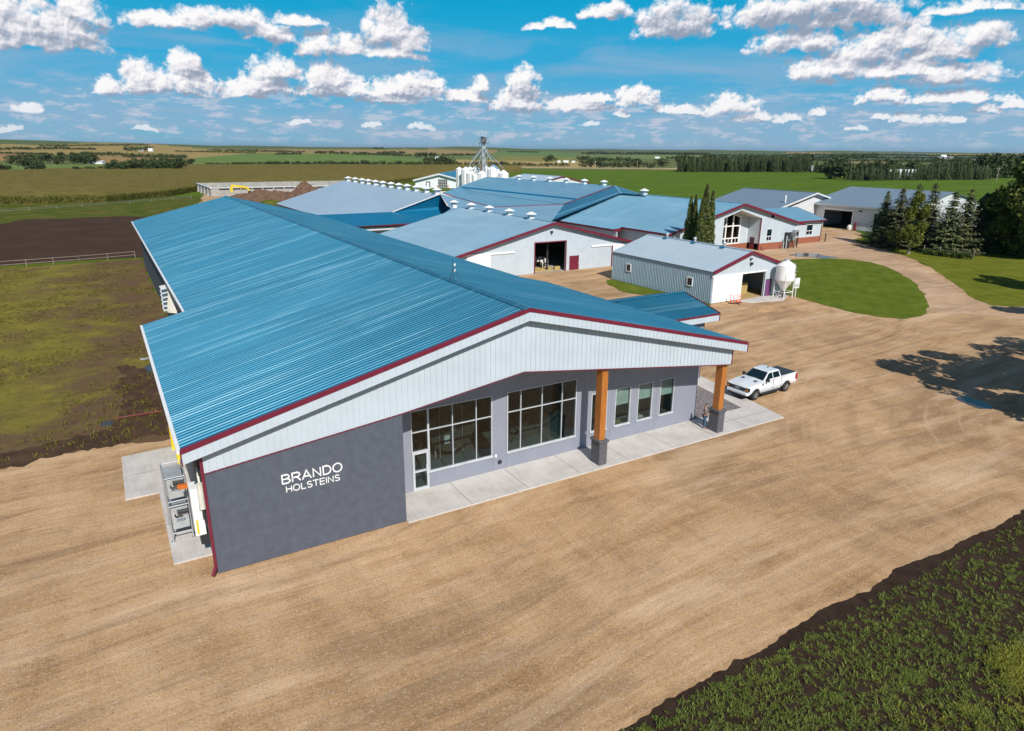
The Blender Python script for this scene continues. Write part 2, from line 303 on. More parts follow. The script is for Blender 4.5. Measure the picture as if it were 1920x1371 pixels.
grass('field_soil', [(.04, .022, .015), (.06, .034, .022), (.085, .05, .034)], scale=.12, stripes=(.12, 1.5, .5, (.085, .058, .045)))
grass('rough_grass', [(.035, .06, .008), (.075, .10, .014), (.16, .15, .03)], soil=(.17, .115, .045), soilamt=.54, scale=.22)
grass('corn_top', [(.10, .09, .022), (.16, .13, .04), (.23, .18, .06)], scale=.22, stripes=(.45, 1.57, .35, (.10, .09, .02)), bmp=1)
grass('corn_leaf', [(.035, .055, .008), (.065, .09, .012), (.11, .13, .02)], scale=.6)
# terrain: field colours carried by an attribute, broken up by noise
m, n, b, p, ge, o = newmat('fields')
at_ = n.n('ShaderNodeAttribute'); at_.attribute_name = 'Col'
f = n.m('ADD', n.m('MULTIPLY', n.noise(n.scalev(p, (.02, .12, 1), .4), 1, 7, .65), .55), n.m('MULTIPLY', n.noise(p, .35, 6, .8), .45))
n.l(n.mix(.8, at_.outputs['Color'], n.ramp(f, [(.36, (.30, .30, .30)), (.64, (.70, .70, .70))]), 'OVERLAY'), b.inputs['Base Color']); b.inputs['Roughness'].default_value = 1; b.inputs['Specular IOR Level'].default_value = .1
bump(n, b, n.noise(p, .8, 6, .8), .6, .6)
# foliage
def foliage(name, a, bb, cc, nscale=.8, trans=.0):
    m, n, b, p, ge, o = newmat(name)
    r = ge.outputs['Random Per Island']
    f = n.m('ADD', n.m('MULTIPLY', r, .5), n.m('MULTIPLY', n.noise(p, nscale, 3, .6), .5))
    oi = n.n('ShaderNodeObjectInfo')
    c = n.ramp(f, [(.22, a), (.5, bb), (.8, cc)])
    hs = n.n('ShaderNodeHueSaturation'); n.l(c, hs.inputs['Color'])
    n.l(n.m('ADD', .78, n.m('MULTIPLY', oi.outputs['Random'], .45)), hs.inputs['Value']); n.l(n.m('ADD', .485, n.m('MULTIPLY', oi.outputs['Random'], .03)), hs.inputs['Hue'])
    n.l(hs.outputs[0], b.inputs['Base Color']); b.inputs['Roughness'].default_value = .7; b.inputs['Specular IOR Level'].default_value = .3
foliage('spruce_leaf', (.032, .045, .014), (.08, .095, .032), (.17, .18, .075))
foliage('pine_leaf', (.05, .07, .008), (.11, .13, .014), (.18, .19, .03))
foliage('dark_leaf', (.04, .065, .010), (.10, .135, .02), (.22, .25, .04))
foliage('poplar_leaf', (.035, .06, .012), (.09, .12, .03), (.22, .21, .06))
foliage('bush_leaf', (.03, .06, .008), (.06, .10, .014), (.12, .16, .03))
foliage('far_leaf', (.02, .038, .012), (.045, .068, .02), (.095, .11, .035), nscale=.05)
foliage('weed_leaf', (.055, .08, .014), (.11, .15, .022), (.20, .22, .04), nscale=.4)
foliage('dry_weed', (.10, .105, .01), (.16, .155, .016), (.24, .215, .03), nscale=.4)
# puddle
m, n, b, p, ge, o = newmat('puddle'); b.inputs['Base Color'].default_value = (.06, .05, .042, 1); b.inputs['Roughness'].default_value = .12; b.inputs['Specular IOR Level'].default_value = .2
# cow
m, n, b, p, ge, o = newmat('cow_hide'); tcn = n.n('ShaderNodeTexCoord'); f = n.noise(tcn.outputs['Object'], 1.6, 2, .5)
n.l(n.mix(n.sstep(f, .48, .51), (.7, .68, .64), (.015, .014, .013)), b.inputs['Base Color']); b.inputs['Roughness'].default_value = .8
# ------------------------------------------------------------------ mesh helper
OFF = {}
def props(o, label=None, cat=None, group=None, kind=None):
    if label: o['label'] = label
    if cat: o['category'] = cat
    if group: o['group'] = group
    if kind: o['kind'] = kind
    return o
def thing(name, loc, label, cat, group=None, rz=0):
    o = bpy.data.objects.new(name, None); COL.objects.link(o); o.location = loc; o.rotation_euler = (0, 0, rz); o.empty_display_size = .2
    OFF[o.name] = Vector(loc); return props(o, label, cat, group)
class MB:
    def __init__(s): s.v = []; s.f = []
    def add(s, vs, fs):
        k = len(s.v); s.v += [tuple(x) for x in vs]; s.f += [tuple(i+k for i in f) for f in fs]; return s
    def box(s, x0, y0, z0, x1, y1, z1):
        return s.add([(x0,y0,z0),(x1,y0,z0),(x1,y1,z0),(x0,y1,z0),(x0,y0,z1),(x1,y0,z1),(x1,y1,z1),(x0,y1,z1)],
                     [(0,3,2,1),(4,5,6,7),(0,1,5,4),(1,2,6,5),(2,3,7,6),(3,0,4,7)])
    def poly(s, pts): return s.add(pts, [tuple(range(len(pts)))])
    def prism(s, pts, d):   # planar polygon pts extruded by vector d
        n = len(pts); d = Vector(d); a = [Vector(q) for q in pts]; bb = [q+d for q in a]
        return s.add(a+bb, [tuple(range(n))[::-1], tuple(range(n, 2*n))]+[(i, (i+1) % n, (i+1) % n+n, i+n) for i in range(n)])
    def hexa(s, c8): return s.add(c8, [(0,3,2,1),(4,5,6,7),(0,1,5,4),(1,2,6,5),(2,3,7,6),(3,0,4,7)])
    def beam(s, a, b, w, h, up=(0, 0, 1)):
        a, b = Vector(a), Vector(b); d = (b-a).normalized(); u = Vector(up); r = d.cross(u)
        if r.length < 1e-4: r = d.cross(Vector((1, 0, 0)))
        r.normalize(); u = r.cross(d)
        c = [a-r*w/2-u*h/2, a+r*w/2-u*h/2, b+r*w/2-u*h/2, b-r*w/2-u*h/2, a-r*w/2+u*h/2, a+r*w/2+u*h/2, b+r*w/2+u*h/2, b-r*w/2+u*h/2]
        return s.hexa(c)
    def cyl(s, a, b, r0, r1=None, n=12, caps=True):
        r1 = r0 if r1 is None else r1; a, b = Vector(a), Vector(b); d = (b-a).normalized()
        x = d.cross(Vector((0, 0, 1)));
        if x.length < 1e-3: x = Vector((1, 0, 0))
        x.normalize(); y = d.cross(x); vs = []; fs = []
        for c, r in ((a, r0), (b, r1)):
            for i in range(n): t = 2*pi*i/n; vs.append(c+x*(r*cos(t))+y*(r*sin(t)))
        for i in range(n): fs.append((i, n+i, n+(i+1) % n, (i+1) % n))
        if caps: fs += [tuple(range(n)), tuple(range(2*n-1, n-1, -1))]
        return s.add(vs, fs)
    def lathe(s, c, prof, n=24):
        c = Vector(c); vs = []; fs = []
        for r, z in prof:
            for i in range(n): t = 2*pi*i/n; vs.append(c+Vector((r*cos(t), r*sin(t), z)))
        for k in range(len(prof)-1):
            for i in range(n): fs.append((k*n+i, k*n+(i+1) % n, (k+1)*n+(i+1) % n, (k+1)*n+i))
        return s.add(vs, fs)
    def tube(s, pts, r, n=6):
        for a, b in zip(pts[:-1], pts[1:]): s.cyl(a, b, r, r, n)
        return s
    def build(s, name, mat, parent=None, smooth=False, bevel=0, local=False, **kw):
        me = bpy.data.meshes.new(name); off = Vector((0, 0, 0))
        p = parent
        if p is not None and not local: off = OFF[p.name]
        me.from_pydata([(x-off.x, y-off.y, z-off.z) for x, y, z in s.v], [], s.f)
        me.materials.append(MAT[mat]); me.validate(); 
        if smooth:
            for q in me.polygons: q.use_smooth = True
        o = bpy.data.objects.new(name, me); COL.objects.link(o); OFF[o.name] = off
        if parent: o.parent = parent
        if bevel:
            bv = o.modifiers.new('bevel', 'BEVEL'); bv.width = bevel; bv.segments = 2; bv.limit_method = 'ANGLE'; bv.angle_limit = radians(40)
        return props(o, **kw)
def copytree(o, loc=None, rz=None, label=None, parent=None, scale=None):
    c = o.copy(); COL.objects.link(c); OFF[c.name] = Vector(loc) if loc is not None else OFF.get(o.name)
    if parent: c.parent = parent
    if loc is not None: c.location = loc
    if rz is not None: c.rotation_euler = (0, 0, rz)
    if scale is not None: c.scale = (scale, scale, scale) if isinstance(scale, (int, float)) else scale
    if label: c['label'] = label
    for ch in list(o.children): copytree(ch, parent=c)
    return c
ORD = ['first','second','third','fourth','fifth','sixth','seventh','eighth','ninth','tenth','eleventh','twelfth','thirteenth','fourteenth','fifteenth','sixteenth']
def ribs_roof(mb, e0, e1, up, pitch=.305, h=.042, th=.06, first=.1):
    """ribbed sheet: eave line e0->e1 (ribs repeat along it), up = vector from eave to ridge"""
    e0, e1, up = Vector(e0), Vector(e1), Vector(up); L = (e1-e0).length; d = (e1-e0)/L; nrm = d.cross(up).normalized()
    if nrm.z < 0: nrm = -nrm
    prof = [(0, 0)]; x = first
    while x+.14 < L: prof += [(x, 0), (x+.036, h), (x+.09, h), (x+.126, 0)]; x += pitch
    prof.append((L, 0)); vs = []; fs = []
    for t, z in prof: q = e0+d*t+nrm*z; vs += [q, q+up]
    for i in range(len(prof)-1): fs.append((2*i, 2*i+2, 2*i+3, 2*i+1))
    mb.add(vs, fs)
    k = [e0-nrm*th, e1-nrm*th, e1+up-nrm*th, e0+up-nrm*th, e0-nrm*.004, e1-nrm*.004, e1+up-nrm*.004, e0+up-nrm*.004]
    mb.hexa(k); return mb
def wall_y(mb, y, t, x0, x1, zb, ztop, openings=(), brk=()):
    """wall in plane y (front) .. y+t ; ztop(x) piecewise linear with breakpoints brk; openings (xa,xb,za,zb)"""
    xs = sorted(set([x0, x1]+[v for o in openings for v in o[:2] if x0 < v < x1]+[b for b in brk if x0 < b < x1]))
    for a, b in zip(xs[:-1], xs[1:]):
        mid = (a+b)/2; ops = sorted([(o[2], o[3]) for o in openings if o[0] <= mid <= o[1]]); z = zb
        for za, zc in ops:
            if za > z+1e-4: mb.box(a, y, z, b, y+t, za)
            z = zc
        mb.hexa([(a,y,z),(b,y,z),(b,y+t,z),(a,y+t,z),(a,y,ztop(a)),(b,y,ztop(b)),(b,y+t,ztop(b)),(a,y+t,ztop(a))])
    return mb
def ribs_y(mb, y, x0, x1, zlo, zhi, pitch=.3, w=.03, d=.02):
    x = x0+pitch/2
    while x < x1:
        a, b = zlo(x), zhi(x)
        if b-a > .05: mb.box(x-w/2, y-d, a, x+w/2, y, b)
        x += pitch
    return mb
def ribs_x(mb, x, y0, y1, z0, z1, pitch=.3, w=.04, d=.025):
    y = y0+pitch/2
    while y < y1: mb.box(x-d, y-w/2, z0, x, y+w/2, z1); y += pitch
    return mb
def pl(pts):
    def f(x):
        for (a, za), (b, zb) in zip(pts[:-1], pts[1:]):
            if x <= b: return za+(zb-za)*(x-a)/(b-a)
        return pts[-1][1]
    return f
# ================================================================== GROUND
rnd = random.Random(7)
def hterr(x, y):
    dx, dy = x-CP.x, y-CP.y; r = sqrt(dx*dx+dy*dy); a = math.degrees(atan2(dx, dy))
    k = min(1, max(0, (r-750)/1500)); k = k*k*(3-2*k)
    left = min(1, max(0, (14-a)/22)); h = 5+24*left+9*mnoise.noise(Vector((x*.0009, y*.0009, 3)))*2
    h += 6*mnoise.noise(Vector((x*.003, y*.003, 9)))
    return k*h*min(1.3, .7+r/5000)-(.0 if r < 700 else min(1, (r-700)/400)*1.5)
FIELDS = [ # polygons in photo coordinates, albedo
 ([(-200,262),(2200,262),(2200,320),(-200,320)], (.13,.145,.05)),
 ([(-200,250),(2200,250),(2200,286),(1000,287),(-200,276)], (.10,.13,.05)),
 ([(-200,270),(75,272),(160,269),(280,269),(340,276),(480,283),(480,292),(340,298),(170,292),(-200,281)], (.31,.23,.085)),
 ([(480,280),(930,281),(930,289),(620,290),(480,287)], (.29,.21,.09)),
 ([(-200,286),(60,288),(60,302),(-200,302)], (.32,.19,.08)), ([(170,293),(335,297),(335,306),(170,306)], (.32,.20,.08)),
 ([(365,296),(480,287),(930,290),(930,309),(345,324),(345,309)], (.135,.20,.05)),
 ([(-200,308),(210,308),(210,323),(-200,323)], (.15,.20,.055)),
 ([(-200,322),(210,321),(262,323),(110,327),(-200,331)], (.34,.29,.12)),
 ([(500,311),(440,309),(350,315),(350,321)], (.17,.21,.04)),
 ([(700,290),(930,290),(930,300),(800,300)], (.13,.17,.055)),
 ([(830,299),(1115,302),(1115,314),(850,311)], (.36,.27,.11)), ([(930,292),(1080,294),(1080,303),(930,301)], (.20,.20,.06)),
 ([(930,283),(1090,287),(1080,294),(930,292)], (.12,.19,.06)), ([(1090,290),(1330,291),(1330,299),(1090,297)], (.15,.20,.07)),
 ([(1180,286),(1330,287),(1330,290),(1180,289)], (.06,.09,.05)),
 ([(900,311.5),(1270,315),(1270,318),(900,314)], (.42,.33,.17)), ([(1330,286),(2200,289),(2200,300),(1330,300)], (.10,.13,.08)),
 ([(1475,286),(1560,286.5),(1560,289),(1475,289)], (.33,.24,.13)), ([(1735,289.5),(1860,290),(1850,293),(1735,292)], (.38,.30,.07)),
 ([(1590,300.5),(1665,302),(1660,305),(1590,305)], (.36,.28,.12)), ([(1860,288),(2200,289),(2200,293),(1860,292)], (.28,.20,.12)),
 ([(1560,292.5),(1740,293),(1900,296),(1900,298),(1560,298)], (.10,.14,.09)),
]
GREEN = (.09, .15, .012)
def inpoly(u, v, poly):
    c = np.zeros(u.shape, bool); n = len(poly)
    for i in range(n):
        (x1, y1), (x2, y2) = poly[i], poly[(i+1) % n]
        if y1 == y2: continue
        k = ((y1 > v) != (y2 > v)) & (u < (x2-x1)*(v-y1)/(y2-y1)+x1); c ^= k
    return c
def make_terrain():
    dep = list(np.geomspace(.06, 34, 5)[:0])
    rs = list(np.geomspace(6, 600, 26)) + [17.9*1274.4/d for d in np.arange(36, 2.2, -.45)] + [12000, 16000, 22000]
    rs = sorted(set(round(r, 2) for r in rs)); A0, A1, NA = -14, 76, 1000
    azs = list(np.linspace(A0, A1, NA)); extra = [A1+i*(360-(A1-A0))/24 for i in range(1, 24)]
    azs += extra; na = len(azs)
    V = [(CP.x, CP.y, -.05)]; 
    for r in rs:
        for a in azs:
            x = CP.x+r*sin(radians(a)); y = CP.y+r*cos(radians(a)); V.append((x, y, -.05+(hterr(x, y) if r > 640 else 0)))
    Fc = [(0, 1+(j+1) % na, 1+j) for j in range(na)]
    for i in range(len(rs)-1):
        b0 = 1+i*na; b1 = b0+na
        for j in range(na): k = (j+1) % na; Fc.append((b0+j, b0+k, b1+k, b1+j))
    me = bpy.data.meshes.new('ground'); me.from_pydata(V, [], Fc)
    P = np.array(V)-np.array(CP); z = P@np.array(F); z = np.where(z > 1, z, 1)
    u = 960+CF*(P@np.array(CR))/z; v = 685.5-CF*(P@np.array(CU))/z; r = np.hypot(P[:, 0], P[:, 1])
    jit = np.array([mnoise.noise(Vector((q[0]*.004, q[1]*.004, 1))) for q in V])*1.2
    col = np.tile(np.array(GREEN), (len(V), 1)); far = r > 640
    for poly, c in FIELDS:
        k = inpoly(u+jit*6, v+jit*.7, poly) & far; col[k] = c
    at2 = me.color_attributes.new('Col', 'FLOAT_COLOR', 'POINT'); at2.data.foreach_set('color', np.c_[col, np.ones(len(V))].astype(np.float32).ravel())
    me.materials.append(MAT['fields']); o = bpy.data.objects.new('ground', me); COL.objects.link(o); o['kind'] = 'structure'
    for q in me.polygons: q.use_smooth = True
make_terrain()
def region(name, pts, z, mat, jit=.25, step=1.2, kind='structure', seed=0, **kw):
    P = []; n = len(pts)
    for i in range(n):
        a = Vector(pts[i][:2]).to_3d(); b = Vector(pts[(i+1) % n][:2]).to_3d(); L = (b-a).length; k = max(1, int(L/step)); nn = Vector((-(b-a).y, (b-a).x, 0)).normalized()
        for j in range(k):
            q = a+(b-a)*(j/k)
            if jit: q = q+nn*jit*(mnoise.noise(q*.35+Vector((seed, 0, 0)))*1.6+mnoise.noise(q*1.7+Vector((seed, 5, 0)))*.8+mnoise.noise(q*4+Vector((seed, 5, 0)))*.28)
            P.append(Vector((q.x, q.y, z)))
    tri = tessellate_polygon([P]); m = MB(); m.add(P, [tuple(t) for t in tri]); o = m.build(name, mat, **kw)
    # faces upward
    bm = bmesh.new(); bm.from_mesh(o.data)
    for f in bm.faces:
        if f.normal.z < 0: f.normal_flip()
    bm.to_mesh(o.data); bm.free(); o['kind'] = kind; return o
def W_(px, z=0): return [tuple(at(u, v, z)[:2]) for u, v in px]
region('gravel_yard', [(-70,-55),(110,-60),(110,-15.2),(60,-15.1),(120,-10),(118,2)]+[(100,3),(95,9),(93,14.6),(101.5,21),(109.6,28.2),(122,40.5),(132,55.6),(140,61),(147.5,66),(150.9,70),(151.5,84),(146,98),(118,96),(60,96),(34,96),(34,60),(32,25),(31,9),(.1,9),(.1,17.4),(-2.1,18.6),(-9,18.4),(-30,22),(-80,26)], -.03, 'gravel', .35)
region('road', [(103,62),(130,62),(147,68),(149,78),(140,62),(131,55),(121.5,41.3),(109,29.2),(100.5,21.8),(92.6,15.6),(96,8),(101,-2),(110,-30),(100,-30),(90,-2),(84,9),(79,14.5),(90,20),(98,25.5),(107.5,35.5),(110,42.8),(101,48)], -.018, 'road_gravel', .4, seed=3)
region('weed_patch', [(-9.5,17.1),(-5.4,18.2),(-2.1,17.8),(-.2,17.2),(0,22.85),(2.7,23.5),(2.7,99.7),(-20,99),(-60,96),(-90,40),(-60,16),(-30,14)], -.016, 'weed_ground', .6, .4, seed=5)
region('wet_soil_strip', [(-13,16.6),(-9.5,16.9),(-5.4,18.1),(-2.1,17.7),(-.2,17.2),(0,22.5),(0,33),(-2.5,36),(-3.2,30),(-2.6,24),(-5,20.8),(-8.5,19.4),(-13,18.5)], -.010, 'wet_soil', .7, .25, seed=6)
region('field_soil', [(-90,98),(-16.5,101.5),(2.8,101.2),(30,101.5),(34,150),(5.5,181.5),(-19,182.5),(-24,168),(-60,120)], -.022, 'field_soil', .6, seed=7)
region('rough_grass_strip', [(-95,100),(-24,168),(-19,183),(5.5,182),(34,168),(40,215),(36,250),(20,262),(1,236),(-28,242),(-80,246),(-140,200)], -.026, 'rough_grass', .8, step=3, seed=8)
region('grass_edge', [(-20,98.9),(2.6,99.6),(2.7,101.4),(-5,101.9),(-20,101.4)], -.008, 'lawn', .3, seed=9)
region('dirt_apron', [(26,215),(33,262),(36,268),(36,254),(90,250),(92,190),(40,150),(34,190)], -.019, 'gravel', .8, step=3, seed=10)
region('lawn_island', [(73.4,26.8),(72.3,22),(71.9,17.7),(72.2,14.6),(73.9,12.9),(77.2,12.5),(82.8,14.8),(90,19.5),(97.1,24.8),(103,30.4),(107.2,35.6),(109,39),(109.1,42.8),(106.5,45.6),(101.5,47.3),(96,47.8),(85,44.5),(76,38),(73.6,34)], -.006, 'lawn', .2, .3, seed=11)
region('lawn', [(132.2,56.5),(128,49),(122,41),(116,33.8),(109.6,28.4),(101,21.2),(93,15),(90.5,11.5),(98,4),(104,-6),(116,-30),(260,-30),(260,30),(186,44),(151,50),(140,61),(135,60)], -.012, 'lawn_far', .25, .5, seed=12)
region('grass_verge', [(55.6,40.6),(57.5,44.8),(59.2,47.6),(60.35,47.8),(60.35,28.7),(59,27.8),(56.4,31),(57.4,36)], -.009, 'lawn', .35, .6, seed=13)
region('soil_bank', [(-5,-27),(-2,-15.9),(4,-15.6),(9.6,-15.5),(13.1,-15.2),(17.2,-15.5),(21.2,-14.9),(24.8,-15.1),(29.4,-15),(33.7,-15.2),(40,-15.2),(58,-15),(60,-60),(-5,-60)], -.012, 'dark_soil', .17, .10, seed=14)
region('puddle_muddy_yard', W_([(1480,478),(1500,474),(1530,475),(1545,479),(1575,483),(1545,485),(1515,481),(1495,482)]), -.004, 'puddle', .3, .6, seed=15)
region('puddle_tree_shade', W_([(1785,745),(1810,744),(1842,755),(1858,764),(1838,766),(1806,755)]), -.012, 'puddle', .25, .25, seed=16)
region('puddle_weed_patch', W_([(268,688),(290,680),(300,694),(280,698)]), -.004, 'puddle', .1, .3, seed=17)
region('puddle_by_pipe', W_([(186,790),(212,788),(210,797),(190,799)]), -.004, 'puddle', .1, .3, seed=18)
# concrete
def slab(name, pts, h=.10, joints=()):
    m = MB(); P = [Vector((x, y, -.08)) for x, y in pts]; m.prism(P, (0, 0, h+.08))
    o = m.build(name, 'concrete', bevel=.01); o['kind'] = 'structure'
    bm = bmesh.new(); bm.from_mesh(o.data); bmesh.ops.recalc_face_normals(bm, faces=bm.faces); bm.to_mesh(o.data); bm.free()
    if joints:
        j = MB()
        for (a, b) in joints: j.beam((*a, h+.001), (*b, h+.001), .025, .004)
        jj = j.build('pavement_joint', 'stone_grey'); jj['kind'] = 'structure'
slab('pavement', [(8.87,-.22),(37.2,-.22),(38.9,9.7),(37.1,9.9),(36.6,6.3),(36.0,2.55),(31.42,2.65),(8.87,2.65)], .04, [((x,-.2),(x,2.6)) for x in (12.5,16,19.6,23.2,26.8,30.4,33.6)]+[((31.5,1.2),(37.4,1.2))])
slab('pavement_pad', [(-1.62,1.7),(0,1.7),(0,15.6),(-3.2,15.4),(-3.22,9.4),(-1.62,9.4)], .05, [((-3.15,12.4),(0,12.4)),((-1.6,5.5),(0,5.5))])
slab('pavement_shed', W_([(1382,565),(1426,556),(1478,552),(1470,563),(1409,568)]), .03)
region('pebble_bed', [(31.45,2.7),(35.95,2.6),(36.55,6.3),(36.9,9.9),(31.45,9.9)], .012, 'grey_pebbles', .04, .5)
# ================================================================== DAIRY BARN (main)
XA, HH, SL, EV, OV = 15.70, 10.28, .2438, .767, .50
def zr(x): return HH-SL*abs(x-XA)
B = thing('dairy_barn', (15.7, 45, 0), 'long new dairy barn with ribbed blue steel roof, grey walls and white lettering', 'barn')
m = MB()
ribs_roof(m, (-EV,-OV,zr(-EV)), (-EV,22.85,zr(-EV)), (XA+EV, 0, HH-zr(-EV)))
ribs_roof(m, (1.95,22.85,zr(1.95)), (1.95,91,zr(1.95)), (XA-1.95, 0, HH-zr(1.95)))
ribs_roof(m, (32.17,-OV,zr(32.17)), (32.17,22.85,zr(32.17)), (XA-32.17, 0, HH-zr(32.17)))
ribs_roof(m, (29.45,22.85,zr(29.45)), (29.45,91,zr(29.45)), (XA-29.45, 0, HH-zr(29.45)))
roof = m.build('roof', 'blue_roof', B)
m = MB()
for s in (-1, 1):
    m.prism([(XA, -OV-.02, HH+.05), (XA+s*.32, -OV-.02, HH+.05-SL*.32), (XA+s*.32, 91.02, HH+.05-SL*.32), (XA, 91.02, HH+.05)], (0, 0, .02))
m.build('ridge_cap', 'blue_roof', roof)
for lx_ in (8.7,):
    MB().box(lx_-.03, 22.9, zr(lx_)+.0, lx_+.03, 90.9, zr(lx_)+.012).build('sheet_lap', 'blue_roof', roof); MB().box(lx_-.03, -.3, zr(lx_)+.0, lx_+.03, 22.7, zr(lx_)+.012).build('sheet_lap', 'blue_roof', roof)
# fascia (white), trim (burgundy)
m = MB(); t = MB()
for a, b in ((-EV, XA), (XA, 32.17)):
    m.hexa([(a,-OV,zr(a)-.62),(b,-OV,zr(b)-.62),(b,-.02,zr(b)-.62),(a,-.02,zr(a)-.62),(a,-OV,zr(a)-.075),(b,-OV,zr(b)-.075),(b,-.02,zr(b)-.075),(a,-.02,zr(a)-.075)])
    t.hexa([(a-.02,-OV-.035,zr(a)-.15),(b,-OV-.035,zr(b)-.15),(b,-OV-.003,zr(b)-.15),(a-.02,-OV-.003,zr(a)-.15),(a-.02,-OV-.035,zr(a)+.05),(b,-OV-.035,zr(b)+.05),(b,-OV+.12,zr(b)+.05),(a-.02,-OV+.12,zr(a)+.05)])
ribs_y(m, -OV, -EV+.1, 32.1, lambda x: zr(x)-.61, lambda x: zr(x)-.16, .3, .026, .03)
t.box(32.17, -OV-.03, zr(32.17)-.64, 32.23, -OV+.3, zr(32.17)+.03); t.box(-EV-.05, -OV-.04, zr(-EV)-.66, -EV-.003, -OV+.1, zr(-EV)-.0)
t.box(31.41, -.03, 4.78, 31.47, .08, zr(31.4)-.62)
fa = m.build('fascia', 'white_steel', B)
botp = [(0, 4.86), (8.86, 5.83), (15.7, 6.82), (31.407, 4.785)]; bot = pl(botp)
m = MB()
for (a, za), (b, zb) in zip(botp[:-1], botp[1:]):
    for c, d in ([(a, b)] if not a < XA < b else [(a, XA), (XA, b)]):
        m.hexa([(c,0,bot(c)),(d,0,bot(d)),(d,.14,bot(d)),(c,.14,bot(c)),(c,0,zr(c)-.08),(d,0,zr(d)-.08),(d,.14,zr(d)-.08),(c,.14,zr(c)-.08)])
    t.hexa([(a,-.03,bot(a)-.05),(b,-.03,bot(b)-.05),(b,-.005,bot(b)-.05),(a,-.005,bot(a)-.05),(a,-.03,bot(a)),(b,-.03,bot(b)),(b,-.005,bot(b)),(a,-.005,bot(a))])
ribs_y(m, 0, .05, 31.35, bot, lambda x: zr(x)-.62, .3, .03, .04)
m.build('gable_siding', 'white_steel', B)
# soffit under porch
m = MB()
for (a, za), (b, zb) in zip(botp[1:-1], botp[2:]):
    m.hexa([(a,.14,bot(a)),(b,.14,bot(b)),(b,2.64,bot(b)),(a,2.64,bot(a)),(a,.14,bot(a)+.1),(b,.14,bot(b)+.1),(b,2.64,bot(b)+.1),(a,2.64,bot(a)+.1)])
m.build('soffit', 'white_steel', B)
t.build('trim', 'burgundy', B)
# front walls
m = MB(); m.hexa([(0,.0,0),(8.86,.0,0),(8.86,.14,0),(0,.14,0),(0,.0,4.8),(8.86,.0,5.775),(8.86,.14,5.775),(0,.14,4.8)])
m.box(8.66, .14, 0, 8.86, 2.66, 5.8)
wl = m.build('wall', 'dark_stucco', B, label='dark grey textured wall panel carrying the white lettering')
[MB().box(x-.008, -.0025, .05, x+.008, .01, bot(x)-.1).build('wall_seam', 'stone_grey', wl) for x in (2.95, 5.9)]
OPEN = [(10.31,15.27,.98,4.72),(10.33,11.33,0,4.72),(16.25,21.15,.98,4.74),(22.3,23.55,.98,3.52),(24.2,25.45,.98,3.52),(26.07,27.32,.98,3.52),(27.98,29.23,.98,3.52)]
ops = [(11.33,15.27,.98,4.72),(10.33,11.33,0,4.72)]+OPEN[2:]
m = MB(); wall_y(m, 2.66, .2, 8.86, 31.4, 0, lambda x: bot(x)+.05, ops, brk=[15.7])
gw = m.build('wall', 'grey_panel', B, label='light grey recessed porch wall with windows')
[MB().box(x-.006, 2.6575, 0.05, x+.006, 2.67, z1).build('wall_seam', 'stone_grey', gw) for x, z1 in ((15.3,.95),(16.2,4.8),(21.7,5.8),(23.9,5.6),(27.65,5.0))]
m = MB(); # side walls
m.box(0, .14, 0, .2, 22.6, zr(0)-.1); m.box(0, 22.6, 0, 2.7, 22.8, zr(0)-.1); m.box(28.7, 22.6, 0, 31.4, 22.8, zr(31.4)-.1)
m.box(2.7, 22.8, 0, 2.9, 90.5, zr(2.7)-.1); m.box(28.5, 22.8, 0, 28.7, 90.5, zr(28.7)-.1); 
m.prism([(2.9,90.3,0),(28.5,90.3,0),(28.5,90.3,zr(28.5)-.1),(XA,90.3,HH-.1),(2.9,90.3,zr(2.9)-.1)], (0,.2,0))
sw = m.build('wall', 'dark_panel', B, label='dark grey side and rear walls'); MB().box(31.2, 2.87, 0, 31.4, 22.6, zr(31.4)-.1).build('wall', 'grey_panel', B, label='light grey right side wall')
# interior of the front rooms
m = MB(); m.box(8.9, 2.9, -.06, 31.2, 14, .02); fl = m.build('floor', 'dark_floor', B)
m = MB(); m.box(8.9, 11.2, .02, 21.6, 11.3, 5.2); m.box(21.6, 2.86, .02, 21.8, 13.8, 5.2); m.box(8.9, 2.87, .02, 9.0, 13.8, 5.2); m.box(15.6, 7.5, .02, 15.75, 13.8, 5.2); m.build('inner_wall', 'teal_wall', B); m = MB(); m.box(21.8, 5.9, .02, 31.2, 6.0, 5.2); m.box(31.1, 2.87, .02, 31.19, 5.9, 5.2); m.build('inner_wall', 'white_wall', B)
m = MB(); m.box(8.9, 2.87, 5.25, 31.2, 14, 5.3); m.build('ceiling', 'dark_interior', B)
# windows
def window(x0, x1, z0, z1, mulls=(), bars=(), y=2.66, par=None, glassm='window_glass', fw=.055, name='window', fmat='frame_grey', d=.12, sill=False):
    fr = MB(); a = y-.03; b = y+d
    fr.box(x0, a, z1-fw, x1, b, z1); fr.box(x0, a, z0, x1, b, z0+fw); fr.box(x0, a+.002, z0+fw, x0+fw, b-.002, z1-fw); fr.box(x1-fw, a+.002, z0+fw, x1, b-.002, z1-fw)
    for q in mulls: fr.box(q-fw*.4, a+.004, z0+fw, q+fw*.4, b-.004, z1-fw)
    for q in bars: fr.box(x0+fw, a+.006, q-fw*.4, x1-fw, b-.006, q+fw*.4)
    if sill: fr.box(x0-.04, a-.05, z0-.05, x1+.04, a, z0+.03)
    o = fr.build(name, fmat, par)
    g_ = MB(); g_.box(x0+fw, y+.03, z0+fw, x1-fw, y+.038, z1-fw); g_.build('pane', glassm, o); return o
window(11.33, 15.27, .98, 4.72, (12.78, 14.25), (3.46,), par=B, sill=True); window(10.33, 11.33, 2.3, 4.72, (), (3.46,), par=B)
window(16.25, 21.15, .98, 4.74, (17.17, 18.64, 20.08), (3.49,), par=B, sill=True)
